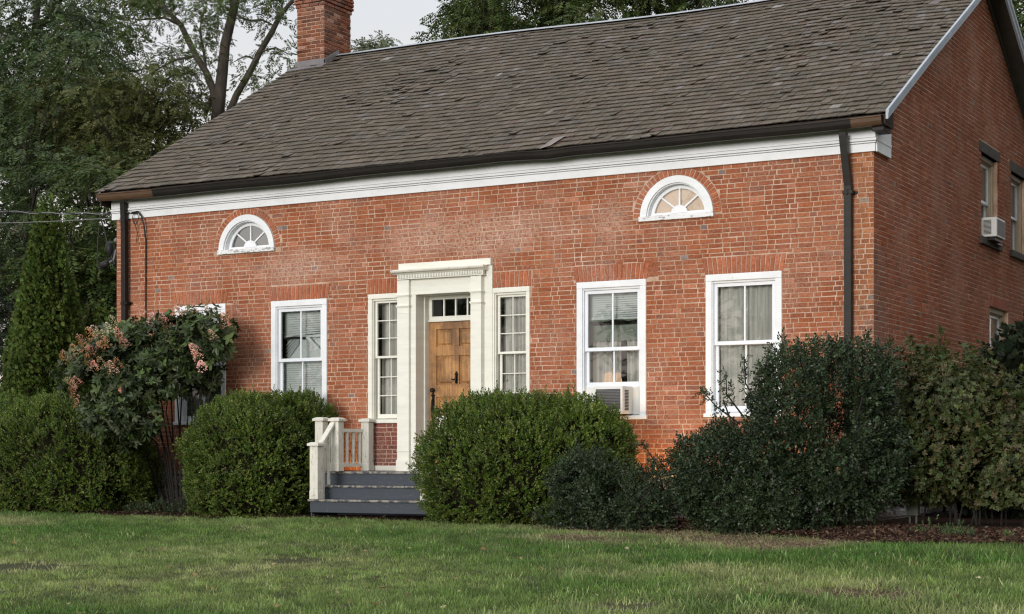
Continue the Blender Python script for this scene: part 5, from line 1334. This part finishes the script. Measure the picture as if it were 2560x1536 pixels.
tree('locust_tree', 'dull green tree hanging over the left roof corner', base_at(230, 9), cloud([(215, 590, 75, 110), (240, 460, 60, 60), (150, 700, 90, 60), (250, 690, 50, 70), (235, 760, 60, 60)], 40, (.4, .8), 9, .7, 4), MG, GL, 70, top=at(232, 430, 9), trunk_r=.12, seed=4)
tree('shade_tree', 'darkest tree deep in the wood at the left edge', base_at(-30, 24), cloud([(-20, 700, 180, 230), (150, 820, 160, 160), (250, 720, 90, 200), (120, 380, 170, 60)], 66, (.9, 1.7), 24, 2.0, 5), [(.022, .032, .018), (.028, .040, .02)], GL, 48, top=at(-30, 420, 24), trunk_r=.3, seed=5)
tree('shade_tree', 'dark tree in the wood behind the slim arborvitae', base_at(230, 22), cloud([(280, 640, 70, 50), (240, 860, 110, 140), (150, 300, 160, 120), (290, 420, 120, 70)], 60, (.9, 1.6), 22, 2.0, 6), [(.024, .034, .018), (.03, .042, .02)], GL, 48, top=at(230, 250, 22), trunk_r=.25, seed=6)
# the walnut with forked dark trunks against the sky
WY = 13.0
wp = lambda px, py, dy=0: at(px, py, WY + dy)
limbs = [([wp(540, 330), wp(548, 250), wp(556, 180), wp(563, 110), wp(578, 50), wp(594, -20), wp(605, -120), wp(600, -260)], [.17, .16, .14, .125, .115, .10, .09, .05]),
         ([wp(545, 290), wp(533, 225), wp(515, 180), wp(490, 140), wp(470, 100), wp(452, 62), wp(420, 30), wp(395, 0), wp(360, -60)], [.12, .10, .09, .085, .08, .07, .06, .055, .03]),
         ([wp(512, 290), wp(522, 260), wp(530, 236)], [.06, .055, .05]),
         ([wp(575, 280), wp(590, 240), wp(625, 180), wp(650, 130), wp(680, 80), wp(700, 40), wp(720, 15), wp(760, -30)], [.10, .085, .08, .075, .07, .06, .05, .03]),
         ([wp(592, 35), wp(600, 44), wp(625, 52), wp(655, 50), wp(672, 58), wp(686, 66)], [.03, .03, .025, .025, .025, .02]),
         ([wp(452, 62), wp(410, 45), wp(350, 50), wp(300, 42)], [.04, .03, .02, .01]), ([wp(490, 140), wp(440, 150), wp(400, 170), wp(370, 200)], [.04, .03, .02, .01]),
         ([wp(515, 180), wp(510, 130), wp(500, 80), wp(505, 40)], [.04, .035, .025, .012]), ([wp(640, 150), wp(615, 140), wp(585, 155)], [.03, .02, .01]), ([wp(650, 130), wp(690, 120), wp(730, 140)], [.03, .02, .01]),
         ([wp(590, -10), wp(540, -20), wp(500, -15)], [.04, .03, .015])]
wc = cloud([(430, 20, 90, 40), (340, 30, 70, 35), (530, 60, 45, 45), (470, 130, 60, 35), (400, 160, 45, 35), (520, 165, 40, 25), (455, 200, 45, 25), (640, 105, 45, 28), (690, 150, 50, 25), (710, 50, 35, 35), (600, 150, 30, 20), (660, 10, 70, 25), (560, 10, 60, 35), (640, 205, 45, 20), (360, 95, 45, 25), (475, 60, 40, 25), (300, -20, 80, 40), (620, -60, 120, 50), (700, 190, 35, 20)], 120, (.26, .55), WY, .9, 7)
tree('walnut_tree', 'tall open walnut with dark forked trunks left of the chimney', base_at(540, WY), wc, MG, None, 120, limbs=False, top=wp(540, 320), trunk_r=.24, sub=limbs, seed=7, size=.58, bark='bark', flat=.7)
GR = 'trees rising behind the roof'
def right_tree(label, px, Y, boxes, n, rr, seed, cols, sub, group=GR, fr=80):
    tree('locust_tree', label, base_at(px, Y), cloud(boxes, n, rr, Y, 1.0, seed), cols, group, fr, top=at(px, 60, Y), trunk_r=.2, seed=seed, sub=sub, size=.85)
q = lambda px, py: at(px, py, 20)
right_tree('layered green tree first right of the chimney above the roof', 1210, 20, [(1215, 40, 70, 45), (1180, 95, 75, 22), (1110, 100, 40, 10), (1260, 60, 45, 40), (1150, 75, 35, 15), (1240, 100, 40, 15), (1230, -60, 150, 60)], 52, (.40, .85), 11, MG, [([q(1245, 130), q(1262, 50), q(1270, -30)], [.07, .05, .03])])
right_tree('green tree with slender limbs in the middle above the roof', 1390, 21, [(1400, 20, 60, 35), (1370, 60, 45, 25), (1450, 55, 70, 15), (1420, -50, 120, 50), (1480, 30, 50, 20), (1340, 75, 20, 12)], 46, (.40, .85), 12, MG, [([at(1340, 110, 21), at(1365, 30, 21), at(1380, -40, 21)], [.09, .06, .03])])
right_tree('green tree top over the middle of the ridge', 1640, 22, [(1650, 30, 50, 12), (1700, 5, 120, 25), (1590, 8, 50, 18), (1680, -60, 200, 50), (1780, -10, 80, 15)], 46, (.40, .85), 13, MG, [([at(1700, 50, 22), at(1640, 20, 22), at(1600, 0, 22)], [.05, .04, .02])])
tree('locust_tree', 'small pale distant tree top just right of the chimney', base_at(930, 34), cloud([(940, 118, 30, 12), (915, 128, 28, 8), (955, 110, 14, 10), (930, 150, 60, 20)], 22, (.3, .6), 34, .6, 14), [(.11, .125, .075), (.13, .14, .085)], GR, 110, top=at(930, 140, 34), trunk_r=.15, seed=14, size=.8)
def gable_shade_crown():  # unseen crown clumps, added beside the gable to shade it
    r_ = np.random.default_rng(77); out = []
    while len(out) < 110:
        d = r_.normal(0, 1, 3); d = d / np.linalg.norm(d) * r_.uniform(.5, 1) ** .5; x, y, z = 8.2 + 4.6 * d[0], 8.5 + 7 * d[1], 7.5 + 4.6 * d[2]
        X = (x - CAM[0]) * RX[0] + (y - CAM[1]) * BX[0]; Z = (x - CAM[0]) * RX[1] + (y - CAM[1]) * BX[1]
        if Z > 4 and 1280 + F_ * (X - 1.9) / Z > 2565 and z > 2.5: out.append((x, y, z, r_.uniform(1.0, 1.6)))
    return out
tree('shade_tree', 'tree glimpsed past the rear eave at the right edge, with unseen crown added to shade the gable', (7.6, 12, .6), cloud([(2590, 40, 60, 90), (2650, 150, 90, 140), (2600, 180, 45, 80), (2700, 0, 120, 200)], 50, (.5, 1.0), 15, 1.2, 15) + gable_shade_crown(), MG, None, 60, top=(7.8, 11.5, 9), trunk_r=.3, seed=15, size=1.15)

r_ = np.random.default_rng(5)
for k, (x, y, h, w_) in enumerate(((-24, -70, 15, 5.5), (-35, -74, 18, 6.5), (-47, -68, 14, 6), (-58, -72, 17, 6.5), (-71, -70, 15, 6))):
    cl = []
    for _ in range(34):
        d = r_.normal(0, 1, 3); d = d / np.linalg.norm(d) * r_.uniform(.3, 1) ** .5; cl.append((x + w_ * d[0], y + w_ * d[1], h * .6 + h * .38 * d[2], r_.uniform(1.2, 2.0)))
    tree('shade_tree', 'tree across the lawn seen only as a reflection in the window panes', (x, y, -.7), cl, DK, 'trees mirrored in the window panes', 26, top=(x, y, h * .85), trunk_r=.3, seed=50 + k, size=1.7)

# ------------------------------------------------------------------ sky, sun, camera
SUN_EL, SUN_AZ = 8.0, -180.0                     # azimuth measured from +Y, clockwise
w = bpy.data.worlds.new('World'); S.world = w; w.use_nodes = True; nt = w.node_tree
bg = nt.nodes['Background']
sky = nt.nodes.new('ShaderNodeTexSky'); sky.sky_type = 'NISHITA'; sky.sun_disc = False
sky.sun_elevation = R(SUN_EL); sky.sun_rotation = R(SUN_AZ); sky.dust_density = 4; sky.air_density = 1; sky.ozone_density = 1
tc = nt.nodes.new('ShaderNodeTexCoord'); sx = nt.nodes.new('ShaderNodeSeparateXYZ'); L(nt, tc.outputs['Generated'], sx.inputs[0])
mp = nt.nodes.new('ShaderNodeMapping'); mp.inputs['Scale'].default_value = (1, 1, 2.5); L(nt, tc.outputs['Generated'], mp.inputs[0])
cn = N(nt, 'ShaderNodeTexNoise', i_Scale=2.2, i_Detail=5.0, i_Roughness=.5); L(nt, mp.outputs[0], cn.inputs['Vector'])
cloudc = ramp(nt, cn.outputs[0], [(.3, (6.0, 6.4, 6.95)), (.7, (7.5, 7.65, 7.85))])
warm = ramp(nt, sx.outputs[2], [(.0, (1, 1, 1)), (.30, (0, 0, 0))])
cloudc = mix(nt, warm, cloudc, (9.0, 8.0, 7.2))
zen = ramp(nt, sx.outputs[2], [(.0, (.50, .50, .50)), (.35, (.60, .60, .60)), (1.0, (1, 1, 1))])
cloudc = mix(nt, 1.0, cloudc, zen, 'MULTIPLY')
nt.links.new(mix(nt, .93, sky.outputs[0], cloudc), bg.inputs[0])
bg.inputs[1].default_value = .14
sd = bpy.data.lights.new('sun', 'SUN'); sd.energy = 1.5; sd.angle = R(19); sd.color = (1, .975, .945)
so = bpy.data.objects.new('sun', sd); COL.objects.link(so)
az, el = R(SUN_AZ), R(SUN_EL); dirv = (sin(az) * cos(el), cos(az) * cos(el), sin(el))
from mathutils import Vector
so.rotation_euler = Vector(dirv).to_track_quat('Z', 'Y').to_euler(); so.location = (0, -30, 30)
cd = bpy.data.cameras.new('camera'); co = bpy.data.objects.new('camera', cd); COL.objects.link(co)
cd.sensor_width = 36; cd.lens = F_ / 2560 * 36; cd.shift_y = (H_ - 768) / 2560; cd.clip_end = 2000; cd.clip_start = .1
co.location = CAM; co.rotation_euler = (R(90), 0, math.atan2(.4904, .8715))
S.camera = co
vs = S.view_settings; vs.view_transform = 'Standard'; vs.look = 'None'; vs.exposure = .55; vs.gamma = 1
cyc = S.cycles; cyc.pixel_filter_type = 'BLACKMAN_HARRIS'; cyc.filter_width = 1.25
S.cycles.max_bounces = 8; S.cycles.transparent_max_bounces = 12
try: S.cycles.use_denoising = True; S.cycles.denoising_prefilter = 'ACCURATE'
except Exception: pass
